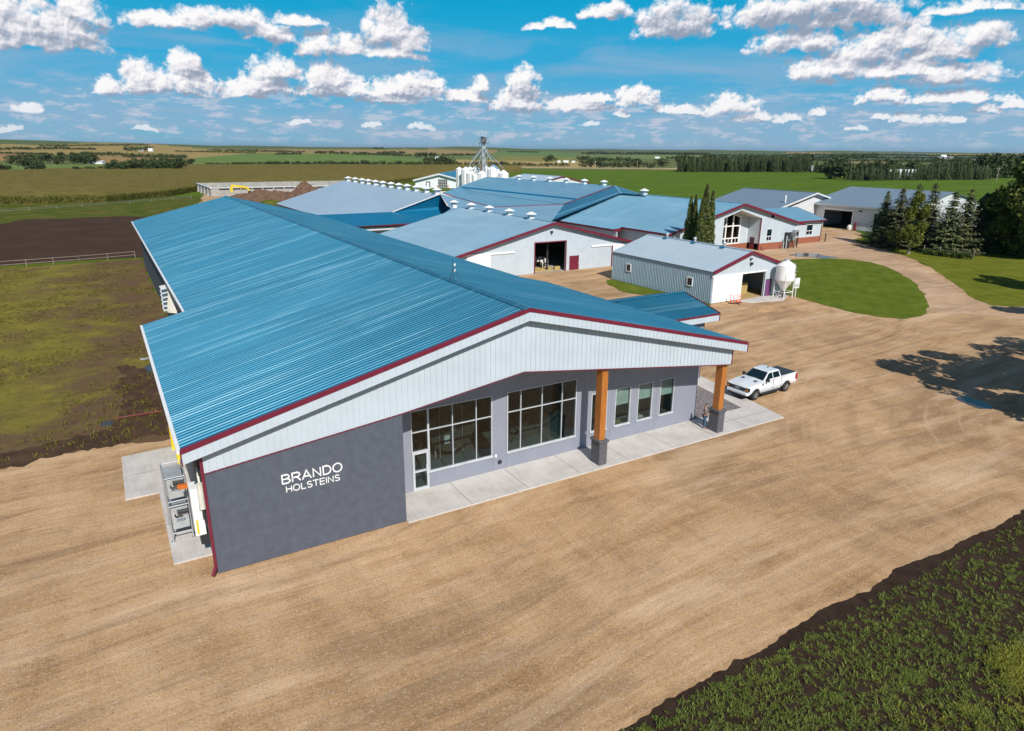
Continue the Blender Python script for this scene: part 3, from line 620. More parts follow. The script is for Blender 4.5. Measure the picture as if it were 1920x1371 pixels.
for x0, x1, z0, z1 in OPEN[3:]: window(x0, x1, z0, z1, par=B, sill=True)
for (x0, x1, z0, z1), zb_ in zip(OPEN[4:], (2.36, 2.40, 2.33)):
    m = MB(); k = 0
    while z1-.12-k*.06 > zb_: z = z1-.12-k*.06; m.hexa([(x0+.06,2.80,z-.05),(x1-.06,2.80,z-.05),(x1-.06,2.805,z-.05),(x0+.06,2.805,z-.05),(x0+.06,2.815,z+.008),(x1-.06,2.815,z+.008),(x1-.06,2.82,z+.008),(x0+.06,2.82,z+.008)]); k += 1
    m.build('blind', 'white_wall', B)
d = window(10.35, 11.31, .04, 2.3, (), (1.15,), par=B, fw=.13, name='door')
h = MB(); h.box(11.12, 2.57, 1.0, 11.16, 2.63, 1.5); h.build('handle', 'steel', d)
# posts
for x0_, zt in ((21.10, bot(21.3)-.06), (30.92, bot(31.1)-.06)):
    p_ = MB(); p_.box(x0_, .2, 1.6, x0_+.42, .74, zt)
    po = p_.build('post', 'cedar', B, bevel=.015)
    q = MB(); q.box(x0_-.04, .07, .03, x0_+.53, .92, 1.45); q.box(x0_-.10, .01, 1.45, x0_+.59, .98, 1.62); q.build('pedestal', 'stone_grey', po, bevel=.03)
# lettering
def text(name, s, size, x, y, z, par, mat, ext=.02, width=None, rot=(pi/2, 0, 0)):
    cu = bpy.data.curves.new(name, 'FONT'); cu.body = s; cu.size = size; cu.extrude = ext; cu.resolution_u = 4
    o = bpy.data.objects.new(name, cu); COL.objects.link(o)
    dg = bpy.context.evaluated_depsgraph_get(); me = bpy.data.meshes.new_from_object(o.evaluated_get(dg)); bpy.data.objects.remove(o)
    xs = [v.co.x for v in me.vertices]; x0 = min(xs); w0 = max(xs)-x0; k = (width/w0) if width else 1
    hs = [v.co.y for v in me.vertices]; 
    for v in me.vertices: v.co.x = (v.co.x-x0)*k
    me.materials.clear(); me.materials.append(MAT[mat]); ob = bpy.data.objects.new(name, me); COL.objects.link(ob); ob.parent = par
    off = OFF[par.name]; ob.location = Vector((x, y, z))-off; ob.rotation_euler = rot; OFF[ob.name] = off; return ob
def arc(cx_, cy_, rx, ry, a0, a1, n=14): return [(cx_+rx*cos(radians(a0+(a1-a0)*i/n)), cy_+ry*sin(radians(a0+(a1-a0)*i/n))) for i in range(n+1)]
GLY = {'B': (.72, [[(.06,0),(.06,1),(.40,1)]+arc(.40,.76,.24,.24,90,-90)+[(.06,.52)], [(.06,.52),(.42,.52)]+arc(.42,.26,.27,.26,90,-90)+[(.06,0)]]),
 'R': (.76, [[(.06,0),(.06,1),(.44,1)]+arc(.44,.74,.25,.26,90,-90)+[(.06,.48)], [(.38,.48),(.50,.40),(.74,0)]]),
 'A': (.78, [[(.02,0),(.39,1),(.76,0)], [(.15,.32),(.63,.32)]]), 'N': (.74, [[(.06,0),(.06,1),(.68,0),(.68,1)]]),
 'D': (.76, [[(.06,0),(.06,1),(.34,1)]+arc(.34,.5,.38,.5,90,-90)+[(.06,0)]]), 'O': (.86, [arc(.43,.5,.39,.51,0,360,28)]),
 'H': (.74, [[(.06,0),(.06,1)], [(.68,0),(.68,1)], [(.06,.53),(.68,.53)]]), 'L': (.60, [[(.06,1),(.06,0),(.58,0)]]),
 'S': (.70, [arc(.35,.755,.27,.245,25,270,16)[:-1]+arc(.35,.255,.29,.255,90,-155,16)]), 'T': (.66, [[(.33,0),(.33,1)], [(.0,1),(.66,1)]]),
 'E': (.66, [[(.62,1),(.06,1),(.06,0),(.64,0)], [(.06,.53),(.58,.53)]]), 'I': (.14, [[(.07,0),(.07,1)]])}
def sign(word, x0, x1, z0, z1, par, t):
    H = z1-z0; wtot = sum(GLY[c][0] for c in word)+.13*(len(word)-1); kx = (x1-x0)/wtot; x = x0
    for c in word:
        w_, strokes = GLY[c]; m = MB(); th = t/2
        for si, st in enumerate(strokes):
            yf = -.022-.003*si; P_ = [Vector((x+px*kx, 0, z0+t/2+pz*(H-t))) for px, pz in st]; n = len(P_); closed = (P_[0]-P_[-1]).length < 1e-4; Lf = []; Rt = []
            for i in range(n):
                a = P_[i-1] if i > 0 else (P_[-2] if closed else None); b_ = P_[i+1] if i < n-1 else (P_[1] if closed else None)
                d1 = (P_[i]-a).normalized() if a is not None else None; d2 = (b_-P_[i]).normalized() if b_ is not None else None
                d1 = d1 or d2; d2 = d2 or d1; nn = Vector((-(d1+d2).z, 0, (d1+d2).x)); nn = nn.normalized() if nn.length > 1e-6 else Vector((-d1.z, 0, d1.x)); k = th/max(.45, nn.dot(Vector((-d1.z, 0, d1.x))))
                q = P_[i]; e = Vector((0,0,0))
                if not closed and i == 0: e = -d1*(th if word != '' and abs(d1.x) > .9 else 0)
                Lf.append(q+e+nn*k); Rt.append(q+e-nn*k)
            vs = [(v.x, yf, v.z) for v in Lf]+[(v.x, yf, v.z) for v in Rt]+[(v.x, -.002, v.z) for v in Lf]+[(v.x, -.002, v.z) for v in Rt]; fs = []
            for i in range(n-1): fs += [(i, n+i, n+i+1, i+1), (i, i+1, 2*n+i+1, 2*n+i), (n+i, 3*n+i, 3*n+i+1, n+i+1)]
            if not closed: fs += [(0, 2*n, 3*n, n), (n-1, 2*n-1, 4*n-1, 3*n-1)]
            m.add(vs, fs)
        m.build('letter', 'bright_white', par); x += (w_+.13)*kx
sign('BRANDO', 3.05, 5.80, 3.545, 4.02, wl, .060); sign('HOLSTEINS', 3.20, 5.66, 3.10, 3.43, wl, .042)
# gutter + downspout + side conduits
m = MB(); m.box(-EV-.15, -OV+.1, zr(-EV)-.16, -EV-.003, 22.85, zr(-EV)-.01); m.box(1.8, 22.9, zr(1.95)-.16, 1.947, 91, zr(1.95)-.01); m.box(32.173, -OV+.3, zr(32.17)-.16, 32.3, 22.85, zr(32.17)-.02); m.build('gutter', 'bright_white', B)
m = MB(); m.box(-.13,-.06,.3,-.01,.06,5.6); m.beam((-.07,0,.35),(-.25,-.25,.08),.12,.12); m.beam((-EV-.05,.1,6.1),(-.07,.05,5.6),.12,.12); m.build('downspout', 'burgundy', B)
m = MB()
for yy, r_ in ((.7,.06),(1.1,.08),(1.5,.05),(2.0,.06)): m.cyl((-.14,yy,2.2),(-.14,yy,5.7),r_,r_,8)
m.build('conduit', 'dark_metal', B)
m = MB(); m.cyl((-.2,.55,4.2),(-.2,.55,3.0),.13,.13,12); m.tube([(-.2,.55,4.2),(-.2,.7,4.5),(-.15,1.4,4.9)],.05,8); m.build('drain_pipe', 'cream', B)
m = MB(); m.box(22.0-.1, 2.6, .95, 22.02, 2.66, 1.15); m.build('outlet_box', 'bright_white', B)
for xx, zz in ((15.5, .95), (9.35, .9)):
    m = MB(); m.box(xx-.05, 2.61, zz-.09, xx+.05, 2.655, zz+.09); m.build('outlet_box', 'bright_white', B)
m = MB(); m.cyl((15.77,2.62,.5),(15.77,2.655,.5),.14,.14,16); m.build('wall_vent', 'dark_metal', B)
m = MB(); m.box(21.7, .145, 5.9, 21.9, .3, 6.0); 
# fans on left wall
pf = onx(322, 545, 2.6)
m = MB(); 
for k in range(1):
    m.add([(2.69,pf.y-1.1,3.0),(2.69,pf.y+1.1,3.0),(1.9,pf.y+1.1,3.2),(1.9,pf.y-1.1,3.2),(2.69,pf.y-1.1,5.6),(2.69,pf.y+1.1,5.6),(2.3,pf.y+1.1,5.6),(2.3,pf.y-1.1,5.6)], [(0,3,2,1),(4,5,6,7),(0,1,5,4),(1,2,6,5),(2,3,7,6),(3,0,4,7)])
fo = m.build('fan_hood', 'cream', B)
m = MB()
for k in range(6): z = 3.3+k*.4; m.add([(1.9-.25,pf.y-1,z),(1.9-.25,pf.y+1,z),(2.25,pf.y+1,z+.12),(2.25,pf.y-1,z+.12),(1.9-.25,pf.y-1,z+.03),(1.9-.25,pf.y+1,z+.03),(2.25,pf.y+1,z+.15),(2.25,pf.y-1,z+.15)], [(0,3,2,1),(4,5,6,7),(0,1,5,4),(1,2,6,5),(2,3,7,6),(3,0,4,7)])
m.build('louvre', 'bright_white', fo)
# entrance wing on the right side
m = MB()
ribs_roof(m, (31.9,8.4,5.5), (39.3,8.4,5.5), (0,4.1,.98), first=.2); ribs_roof(m, (31.9,16.6,5.5), (39.3,16.6,5.5), (0,-4.1,.98), first=.2)
wr = m.build('porch_roof', 'blue_roof', B)
m = MB(); m.prism([(31.0,12.3,6.5),(39.35,12.3,6.5),(39.35,12.7,6.5),(31.0,12.7,6.5)], (0,0,.05)); m.build('ridge_cap', 'blue_roof', wr)
m = MB(); m.box(31.5,8.38,5.38,39.36,8.41,5.53); m.hexa([(39.3,8.4,5.4),(39.36,8.4,5.4),(39.36,12.5,6.4),(39.3,12.5,6.4),(39.3,8.4,5.56),(39.36,8.4,5.56),(39.36,12.5,6.56),(39.3,12.5,6.56)]); m.hexa([(39.3,16.6,5.4),(39.36,16.6,5.4),(39.36,12.5,6.4),(39.3,12.5,6.4),(39.3,16.6,5.56),(39.36,16.6,5.56),(39.36,12.5,6.56),(39.3,12.5,6.56)])
m.box(38.3,9.0,0,38.36,9.06,4.8); m.box(39.3,8.38,4.9,39.36,8.44,5.4); m.build('porch_trim', 'burgundy', wr)
m = MB(); m.box(31.5,8.42,4.9,39.3,8.52,5.4); m.prism([(39.28,8.52,4.9),(39.28,16.5,4.9),(39.28,16.5,5.4),(39.28,12.5,6.4),(39.28,8.52,5.4)], (-.1,0,0)); ribs_y(m, 8.42, 31.6, 39.25, lambda x: 4.92, lambda x: 5.38, .3, .03, .015)
m.build('porch_fascia', 'white_steel', wr)
m = MB(); m.box(31.42,9.02,0,38.3,9.2,4.85); m.box(38.1,9.2,0,38.3,16,4.85); m.build('porch_wall', 'grey_panel', wr)
# antenna tripod on ridge
ab = Vector((ony(850,545,0).x, 0, 0)); ya = None
for yy in np.arange(5, 40, .05):
    q = Vector((XA, yy, HH+.07)); d = q-CP; u = 960+CF*d.dot(CR)/d.dot(F)
    if u < 850: ya = yy; break
T = thing('antenna_mast', (XA, ya, HH+.07), 'tripod antenna mast with two small white dishes standing on the blue ridge', 'antenna')
m = MB(); m.cyl((0,0,0),(0,0,2.1),.03,.03,8); m.build('pole', 'dark_metal', T, local=True)
for a in (pi/2, pi/2+2.1, pi/2+4.2):
    m = MB(); x_, y_ = .75*cos(a), .75*sin(a); m.cyl((x_, y_, -.18*abs(x_)-.03), (0,0,1.2), .02,.02,6); m.build('leg', 'dark_metal', T, local=True)
for z, a in ((1.55,-.6),(.95,-.6)):
    m = MB(); m.lathe((0,0,0), [(.0,.0),(.10,.02),(.16,.06)], 14); o = m.build('dish', 'bright_white', T, local=True, smooth=True); o.location = (.1,-.06,z); o.rotation_euler = (pi/2, 0, .5)
T.scale = (.6, .6, .58)
# ---- equipment on the side pad
def tank(name, p, r, l, label):
    T = thing(name, p, label, 'tank'); return T
T = thing('bulk_milk_tank', (14.1, 6.2, .02), 'large round bulk milk tank standing behind the left group of porch windows', 'tank')
m = MB(); m.cyl((14.1,5.4,2.0),(14.1,10.5,2.0),1.55,1.55,36); m.build('tank_body', 'brown_tank', T, bevel=.08)
m = MB(); m.cyl((14.1,5.33,2.0),(14.1,5.39,2.0),.22,.22,16); m.cyl((14.1,5.3,.6),(14.1,5.39,.6),.12,.12,16); m.cyl((13.2,5.32,.2),(13.2,5.32,3.6),.03,.03,8); m.cyl((14.7,5.32,1.2),(14.7,5.32,3.3),.04,.04,8); m.build('valve', 'steel', T)
m = MB(); m.box(13.5,5.3,1.1,13.85,5.38,1.6); m.build('gauge', 'bright_white', T)
for xx in (13.2, 15.0):
    for yy in (6, 10): m = MB(); m.cyl((xx,yy,.02),(xx,yy,.9),.07,.07,8); m.build('leg', 'steel', T)
def hose(x, y, z, label, rx=.35):
    m = MB()
    for k in range(4):
        pts = [(x+(rx-.03*k)*cos(t), y+.03*k, z+(rx*1.3-.03*k)*sin(t)) for t in np.linspace(0, 2*pi, 20)]; m.tube(pts, .03, 6)
    m.tube([(x-rx, y, z-.2), (x-rx*1.6, y, z-.9), (x-rx*2.6, y, z-1.15)], .025, 6)
    props(m.build('hose_reel', 'hose'), label, 'hose')
hose(18.95, 5.0, 1.75, 'black hose coiled on the wall behind the right group of porch windows', .32); hose(10.95, 3.3, 2.35, 'black hose coil hanging just inside the glass porch door', .25)
m = MB(); m.box(18.2,8,.02,18.7,8.4,5.2); props(m.build('steel_column', 'white_steel'), 'pale steel column inside behind the right group of porch windows', 'column')
def desk(x, y, label):
    D = thing('desk', (x, y, .02), label, 'desk'); m = MB(); m.box(x-.7,y-.35,.72,x+.7,y+.35,.76); m.build('desk_top', 'straw', D)
    for sx_ in (-.62,.62):
        m = MB(); m.box(x+sx_-.03,y-.32,.02,x+sx_+.03,y+.32,.72); m.build('leg', 'bright_white', D)
    return D
desk(25.7, 3.5, 'wooden desk seen through the second small porch window'); desk(27.6, 3.7, 'wooden desk seen through the third small porch window')
def chair(x, y, label):
    D = thing('chair', (x, y, .02), label, 'chair'); m = MB(); m.box(x-.22,y-.22,.44,x+.22,y+.22,.5); m.build('seat', 'bright_white', D); m = MB(); m.box(x-.22,y+.2,.5,x+.22,y+.25,.95); m.build('backrest', 'bright_white', D)
    for a in (-.18,.18):
        for b_ in (-.18,.18): m = MB(); m.box(x+a-.02,y+b_-.02,.02,x+a+.02,y+b_+.02,.44); m.build('leg', 'steel', D)
chair(27.0, 3.15, 'white chair just inside the third small porch window')
# heat exchange rack
rx0, rx1, ry0, ry1 = -1.35, -.65, 2.9, 4.1
RK = thing('condenser_rack', (-1.0, 4.5, .05), 'tall steel pipe rack beside the left wall holding stacked condensing units', 'rack')
for (x, y) in ((-1.43,3.68),(-.56,3.68),(-1.43,5.5),(-.56,5.5)):
    m = MB(); m.cyl((x,y,.05),(x,y,3.35),.035,.035,8); m.box(x-.09,y-.09,.05,x+.09,y+.09,.065); m.build('upright', 'galvanised', RK)
m = MB()
for z in (.45, 1.85, 2.1, 3.3):
    m = MB(); m.tube([(-1.43,3.68,z),(-.56,3.68,z),(-.56,5.5,z),(-1.43,5.5,z),(-1.43,3.68,z)], .03, 8)
    m.build('rail', 'galvanised', RK)
def unit(y0, y1, z0, z1, label):
    U_ = thing('condensing_unit', (-1.0,(y0+y1)/2,z0), label, 'cooling unit')
    m = MB(); m.box(-1.36,y0,z0,-.62,y1,z1); m.build('casing', 'steel', U_, bevel=.03)
    m = MB(); m.cyl((-1.1,y0-.16,z1-.15),(-.62,y0-.16,z1-.15),.10,.10,12); m.build('receiver', 'dark_metal', U_)
    m = MB(); m.box(-1.16,y0-.02,z0+.40,-.80,y0-.004,z0+.5); lb = m.build('nameplate', 'blue_label', U_)
    text('lettering', 'MUELLER', .08, -1.13, y0-.024, z0+.425, lb, 'bright_white', .002, .30)
    m = MB(); m.tube([(-1.2,y0-.05,z1-.3),(-1.2,y0-.2,z1-.35),(-.9,y0-.22,z1-.3)], .03, 6); m.build('pipe', 'black_rubber', U_)
unit(3.76, 5.3, .6, 1.7, 'lower stainless condensing unit with blue nameplate in the pipe rack'); unit(3.76, 5.4, 2.2, 3.2, 'upper stainless condensing unit with blue nameplate on top of the pipe rack')
E_ = thing('electrical_cabinet', (-.3, 2.6, 1.2), 'tall white electrical cabinet with yellow warning strip on the left wall', 'cabinet')
m = MB(); m.box(-.58,1.35,1.3,-.14,2.2,3.6); m.build('casing', 'bright_white', E_, bevel=.02)
m = MB(); m.box(-.5,1.34,1.4,-.42,1.348,2.1); m.build('warning_strip', 'yellow_paint', E_)
m = MB(); m.box(-.3,1.33,2.5,-.1,1.348,2.8); m.build('socket', 'steel', E_)
m = MB(); m.box(-.4,1.5,.75,-.05,2.0,1.28); m.build('base_duct', 'dark_metal', E_)
m = MB(); m.beam((-.95,2.6,3.3),(-.05,2.3,3.35),.16,.2); props(m.build('winch_beam', 'orange_steel'), 'short orange steel beam above the white electrical cabinet', 'beam')
def bollard(p, h, r, label, mat='yellow_paint', grp=None, name='bollard', cat='bollard'):
    m = MB(); m.lathe(p, [(r,0),(r,h-r*.8),(r*.85,h-r*.35),(r*.5,h-.03),(0,h)], 16); o = m.build(name, mat, smooth=True); o.location = (0,0,0); return props(o, label, cat, grp)
for (u, v), lb in (((339, 877), 'nearer yellow bollard on the concrete pad under the left eave'), ((327, 843), 'farther yellow bollard under the left eave at the edge of the pad')):
    q = at(u, v); bollard((q.x, q.y, .03), 1.75, .13, lb)
m = MB(); m.tube([at(212,785,.06), at(250,779,.08), at(303,771,.08)], .06, 8); props(m.build('pipe', 'red_steel'), 'red steel pipe lying in the weeds left of the big barn', 'pipe')
m = MB(); q = at(277,671,.1); m.box(q.x-.6,q.y-.15,0,q.x+.5,q.y+.15,.1); props(m.build('metal_offcut', 'steel'), 'grey metal offcut lying by the left wall of the big barn', 'scrap')
# ================================================================== OTHER BARNS
def cupola(p, s, label, group, first=[None]):
    if first[0] is None:
        T = thing('roof_vent', (0, 0, 0), label, 'roof vent', group)
        m = MB(); m.box(-.42,-.42,-.35,.42,.42,.62); m.build('shaft', 'bright_white', T, local=True)
        m = MB(); m.lathe((0,0,0), [(0,.62),(.95,.78),(.95,.84),(.3,1.1),(.12,1.18),(0,1.2)], 16)
        for a in range(4): m.box(.3*cos(a*pi/2+pi/4)-.03, .3*sin(a*pi/2+pi/4)-.03, .6, .3*cos(a*pi/2+pi/4)+.03, .3*sin(a*pi/2+pi/4)+.03, .8)
        m.build('cap', 'bright_white', T, local=True); m = MB(); m.box(-.46,-.46,.34,.46,.46,.40); m.build('collar', 'dark_metal', T, local=True)
        T.location = p; T.scale = (s, s, s); first[0] = T; T['group'] = group; return T
    c = copytree(first[0], p, 0, label, scale=s); c['group'] = group; return c
def gable_barn(name, label, x0, x1, xr, zr_, ze, y0, y1, wallm, roofm, ov=.5, trim='burgundy', openings=(), wi=.4, roofname='roof', front=True, wallz=0, ribbed=.45):
    T = thing(name, ((x0+x1)/2, (y0+y1)/2, 0), label, 'barn')
    def z(x): return zr_-(zr_-ze)*abs(x-xr)/((xr-x0) if x < xr else (x1-xr))
    m = MB(); ribs_roof(m, (x0,y0,ze), (x0,y1,ze), (xr-x0,0,zr_-ze), pitch=ribbed, h=.03); ribs_roof(m, (x1,y0,z(x1)), (x1,y1,z(x1)), (xr-x1,0,zr_-ze), pitch=ribbed, h=.03)
    m.box(xr-.25, y0, zr_-.02, xr+.25, y1, zr_+.06)
    rf = m.build(roofname, roofm, T)
    if trim:
        m = MB()
        for a, b in ((x0, xr), (xr, x1)):
            m.hexa([(a,y0-.06,z(a)-.32),(b,y0-.06,z(b)-.32),(b,y0-.003,z(b)-.32),(a,y0-.003,z(a)-.32),(a,y0-.06,z(a)+.05),(b,y0-.06,z(b)+.05),(b,y0+.1,z(b)+.05),(a,y0+.1,z(a)+.05)])
        m.build('trim', trim, T)
    m = MB(); wa, wb = x0+wi, x1-wi; yw = y0+ov
    wall_y(m, yw, .15, wa, wb, wallz, lambda x: z(x)-.12, openings, brk=[xr])
    m.box(wa, yw+.15, 0, wa+.15, y1-.1, z(wa)-.12); m.box(wb-.15, yw+.15, 0, wb, y1-.1, z(wb)-.12)
    m.prism([(wa+.15,y1-.3,0),(wb-.15,y1-.3,0),(wb-.15,y1-.3,z(wb)-.12),(xr,y1-.3,zr_-.12),(wa+.15,y1-.3,z(wa)-.12)], (0,.2,0))
    wl_ = m.build('wall', wallm, T)
    m = MB()
    def lo(x):
        return max([o[3] for o in openings if o[0]-.05 <= x <= o[1]+.05]+[0])
    ribs_y(m, yw, wa, wb, lo, lambda x: z(x)-.15, .45, .05, .02); m.build('siding_rib', wallm, wl_)
    return T, z, yw
def frame(mb, x0, x1, z0, z1, y, w=.12, d=.06, bottom=False):
    mb.box(x0-w, y-d, z0, x0, y+.05, z1+w); mb.box(x1, y-d, z0, x1+w, y+.05, z1+w); mb.box(x0, y-d, z1, x1, y+.05, z1+w)
    if bottom: mb.box(x0-w, y-d, z0-w, x1+w, y+.05, z0)
# cow barn
CB, zc, yw = gable_barn('cattle_barn', 'white cattle barn with pale blue roof and an open doorway showing cows', 39.1, 72.5, 55.8, 7.5, 3.5, 56.2, 86.5, 'white_steel', 'pale_roof', .7, openings=[(52.8,58.33,0,4.5)])
m = MB(); frame(m, 52.8, 58.33, 0, 4.5, yw, .16, .07); 
m.build('door_frame', 'burgundy', CB)
m = MB(); m.box(59.1,yw-.05,.05,60.9,yw-.003,2.2); dd = m.build('door', 'burgundy', CB, label='closed burgundy walk-in door'); m = MB(); m.box(60.7,yw-.1,1.0,60.78,yw-.05,1.15); m.build('handle', 'steel', dd)
m = MB(); m.box(41.2,yw-.14,3.35,49.2,yw-.02,3.62); m.build('door_track', 'bright_white', CB); m = MB(); m.box(41.4,yw-.12,.1,45.2,yw-.03,3.33); m.build('sliding_door', 'bright_white', CB)
m = MB(); m.box(63.2,yw-.14,3.3,71.2,yw-.02,3.58); m.build('door_track', 'bright_white', CB); m = MB(); m.box(67.5,yw-.12,.1,71.6,yw-.03,3.28); m.build('sliding_door', 'bright_white', CB); m = MB(); m.box(67.3,yw-.1,.05,67.48,yw-.02,3.28); m.build('door_post', 'burgundy', CB)
m = MB(); m.box(55.4,yw-.25,6.0,55.8,yw-.02,6.2); m.box(55.5,yw-.4,5.9,55.7,yw-.25,6.1); m.build('floodlight', 'dark_metal', CB)
m = MB(); m.box(39.8,57.1,-.05,71.8,86,.0); m.build('floor', 'concrete_wall', CB)
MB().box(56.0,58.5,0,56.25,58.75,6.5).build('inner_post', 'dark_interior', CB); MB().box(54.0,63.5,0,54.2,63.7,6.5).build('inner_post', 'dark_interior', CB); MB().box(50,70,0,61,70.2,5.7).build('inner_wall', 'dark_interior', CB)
m = MB()
for k in range(60):
    a = rnd.uniform(53.4,57.8); b_ = rnd.uniform(58,61); s = rnd.uniform(.2,.6); m.lathe((a,b_,0), [(s,0),(s*.7,.12),(0,.2)], 7)
props(m.build('straw_bedding', 'straw'), 'loose straw bedding spread inside the cow barn doorway', 'straw', kind='stuff')
for i, (u, v) in enumerate([(1004.7,420),(958.6,412),(917,405),(879,398.5),(849,393)]):
    q = at(u, v, 7.1); cupola((55.8, [62.9,69.6,76.5,83.2,86.2][i] if i < 4 else 90.2, 7.42), .95, f'white roof vent, {ORD[i]} from the near gable on the cow barn ridge', 'white vents on the cow barn ridge')
# shed
SH, zs_, yw2 = gable_barn('shed', 'small blue-grey ribbed shed with pale roof, open doorway and white sliding door', 60.25, 73.4, 66.9, 6.0, 3.95, 28.7, 48.2, 'white_steel', 'shed_roof', .25, openings=[(65.5,69.75,0,3.2)], wi=.2, ribbed=.4)
m = MB(); ribs_x(m, 60.41, 28.95, 48, .05, 3.8, .3, .07, .035); m.box(60.41,28.93,0.0,60.449,48.05,3.82); m.build('side_siding', 'siding_blue', SH)
m = MB(); m.box(60.3,yw2-.12,3.25,70,yw2-.02,3.42); m.build('door_track', 'bright_white', SH); m = MB(); m.box(60.5,yw2-.11,.06,65.55,yw2-.03,3.24); m.build('sliding_door', 'bright_white', SH)
m = MB(); m.box(69.76,yw2-.03,0,69.86,yw2+.2,3.3); m.build('door_frame', 'dark_interior', SH)
m = MB(); m.box(70.1,yw2-.06,.05,71.1,yw2-.003,2.1); m.build('door', 'purple_paint', SH); m = MB(); m.box(71.1,yw2-.07,.05,71.22,yw2-.003,2.15); m.box(70.1,yw2-.07,2.1,71.1,yw2-.003,2.2); m.build('door_trim', 'dark_panel', SH)
for yy in (44.4, 32.6):
    m = MB(); x = 60.31
    m.box(x,yy-.5,1.6,x+.09,yy+.5,1.72); m.box(x,yy-.5,2.6,x+.09,yy+.5,2.72); m.box(x,yy-.5,1.72,x+.09,yy-.4,2.6); m.box(x,yy+.4,1.72,x+.09,yy+.5,2.6); o = m.build('window', 'bright_white', SH); m = MB(); m.box(x+.02,yy-.4,1.72,x+.05,yy+.4,2.6); m.build('pane', 'car_glass', o)
m = MB(); m.box(66.6,yw2-.3,5.0,66.9,yw2-.03,5.15); m.box(66.7,yw2-.25,4.3,67.1,yw2-.03,4.6); m.build('floodlight', 'dark_metal', SH)
m = MB(); m.box(60.6,29.2,-.04,73,48,.01); m.build('floor', 'straw', SH)
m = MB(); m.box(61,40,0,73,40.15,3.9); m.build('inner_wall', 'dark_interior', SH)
for i, yy in enumerate((33.4, 38.6, 44.0)):
    m = MB(); m.cyl((66.8,yy,5.8),(66.8,yy,6.5),.2,.2,12); T = m.build('roof_vent', 'galvanised'); props(T, f'small galvanised roof vent on the shed ridge, {ORD[i]} from the near gable', 'roof vent', 'galvanised vents on the shed'); m = MB(); [m.hexa([(66.9,yy-.45,6.06),(66.9,yy+.45,6.06),(66.9+s_*.75,yy+.3,5.87),(66.9+s_*.75,yy-.3,5.87),(66.9,yy-.45,6.09),(66.9,yy+.45,6.09),(66.9+s_*.75,yy+.3,5.9),(66.9+s_*.75,yy-.3,5.9)]) for s_ in (-1,1)]; o = m.build('flashing', 'deep_blue_roof', T, local=True); m = MB(); m.lathe((66.8,yy,6.5),[(.3,0),(.22,.12),(0,.2)],10); m.build('cap', 'galvanised', T, local=True)
def pen_gate(x0, y0, x1, y1, label, mat='weathered_wood'):
    T = thing('pen_gate', (x0, y0, 0), label, 'gate'); a = Vector((x0,y0,0)); b = Vector((x1,y1,0))
    for k in range(6): m = MB(); z = .25+k*.25; m.beam(a+Vector((0,0,z)), b+Vector((0,0,z)), .04, .1); m.build('rail', mat, T)
    for t in (0,.33,.66,1): m = MB(); q = a.lerp(b,t); m.box(q.x-.04,q.y-.04,0,q.x+.04,q.y+.04,1.65); m.build('post', mat, T)
pen_gate(65.8, 30.6, 68.0, 31.6, 'slatted wooden pen gate inside the open shed door', 'terracotta')
m = MB(); m.box(68.1,31.4,0,69.7,31.55,1.4); props(m.build('tan_board', 'straw'), 'plain tan wooden panel inside the right of the shed doorway', 'panel')
# delineator posts
DEL = None
for i, (u, v) in enumerate([(1369,568.5),(1375,569.5),(1381,568),(1384.5,570),(1387.5,567)]):
    q = at(u, v); lab = f'orange delineator post with white bands, {ORD[i]} from the left before the shed sliding door'
    if DEL is None:
        DEL = thing('delineator_post', (q.x, q.y, 0), lab, 'delineator', 'orange delineator posts by the shed')
        m = MB(); m.lathe((0,0,0), [(.06,.05),(.055,1.05),(.03,1.1),(0,1.12)], 10); m.build('tube', 'orange_plastic', DEL, local=True)
        for z in (.75, .45): m = MB(); m.cyl((0,0,z),(0,0,z+.14),.064,.064,10,False); m.build('band', 'bright_white', DEL, local=True)
        m = MB(); m.lathe((0,0,0), [(.24,-.02),(.24,.04),(.08,.07)], 8); m.build('base', 'black_rubber', DEL, local=True)
    else: copytree(DEL, (q.x, q.y, 0), 0, lab)
# feed silo
q = at(1478, 553); fx, fy = 71.6, 27.3
T = FSI = thing('feed_silo', (fx, fy, 0), 'white feed silo on four legs with cone hopper and side ladder beside the shed', 'silo')
m = MB(); m.lathe((fx,fy,0), [(.16,.95),(.2,1.0),(1.28,2.6),(1.3,2.62),(1.3,2.66),(1.27,2.67),(1.3,2.7),(1.3,3.6),(1.27,3.62),(1.3,3.64),(1.3,4.68),(1.34,4.70),(1.3,4.74),(.45,5.35)], 28); bd = m.build('bin', 'bright_white', T)
m = MB(); m.lathe((fx,fy,0), [(.45,5.33),(.46,5.5),(.3,5.58),(0,5.6)], 20); m.build('lid', 'galvanised', T, smooth=True)
for a in (45,135,225,315):
    m = MB(); x_, y_ = fx+1.32*cos(radians(a)), fy+1.32*sin(radians(a)); m.box(x_-.05,y_-.05,0,x_+.05,y_+.05,3.6); m.build('leg', 'bright_white', T)
m = MB()
cs = [(fx+1.3*cos(radians(a)), fy+1.3*sin(radians(a))) for a in (45,135,225,315)]
for i in range(4): a, b_ = cs[i], cs[(i+1) % 4]; m.beam((*a,.9),(*b_,.9),.06,.08); m.beam((*a,.9),((a[0]+b_[0])/2,(a[1]+b_[1])/2,.1),.04,.04)
m.build('brace', 'bright_white', T)
m = MB(); lx, ly = fx+1.25, fy-.55
m.cyl((lx,ly,1.4),(lx,ly,5.0),.02,.02,6); m.cyl((lx+.05,ly+.4,1.4),(lx+.05,ly+.4,5.0),.02,.02,6)
for k in range(13): m.cyl((lx,ly,1.5+k*.28),(lx+.05,ly+.4,1.5+k*.28),.018,.018,6)
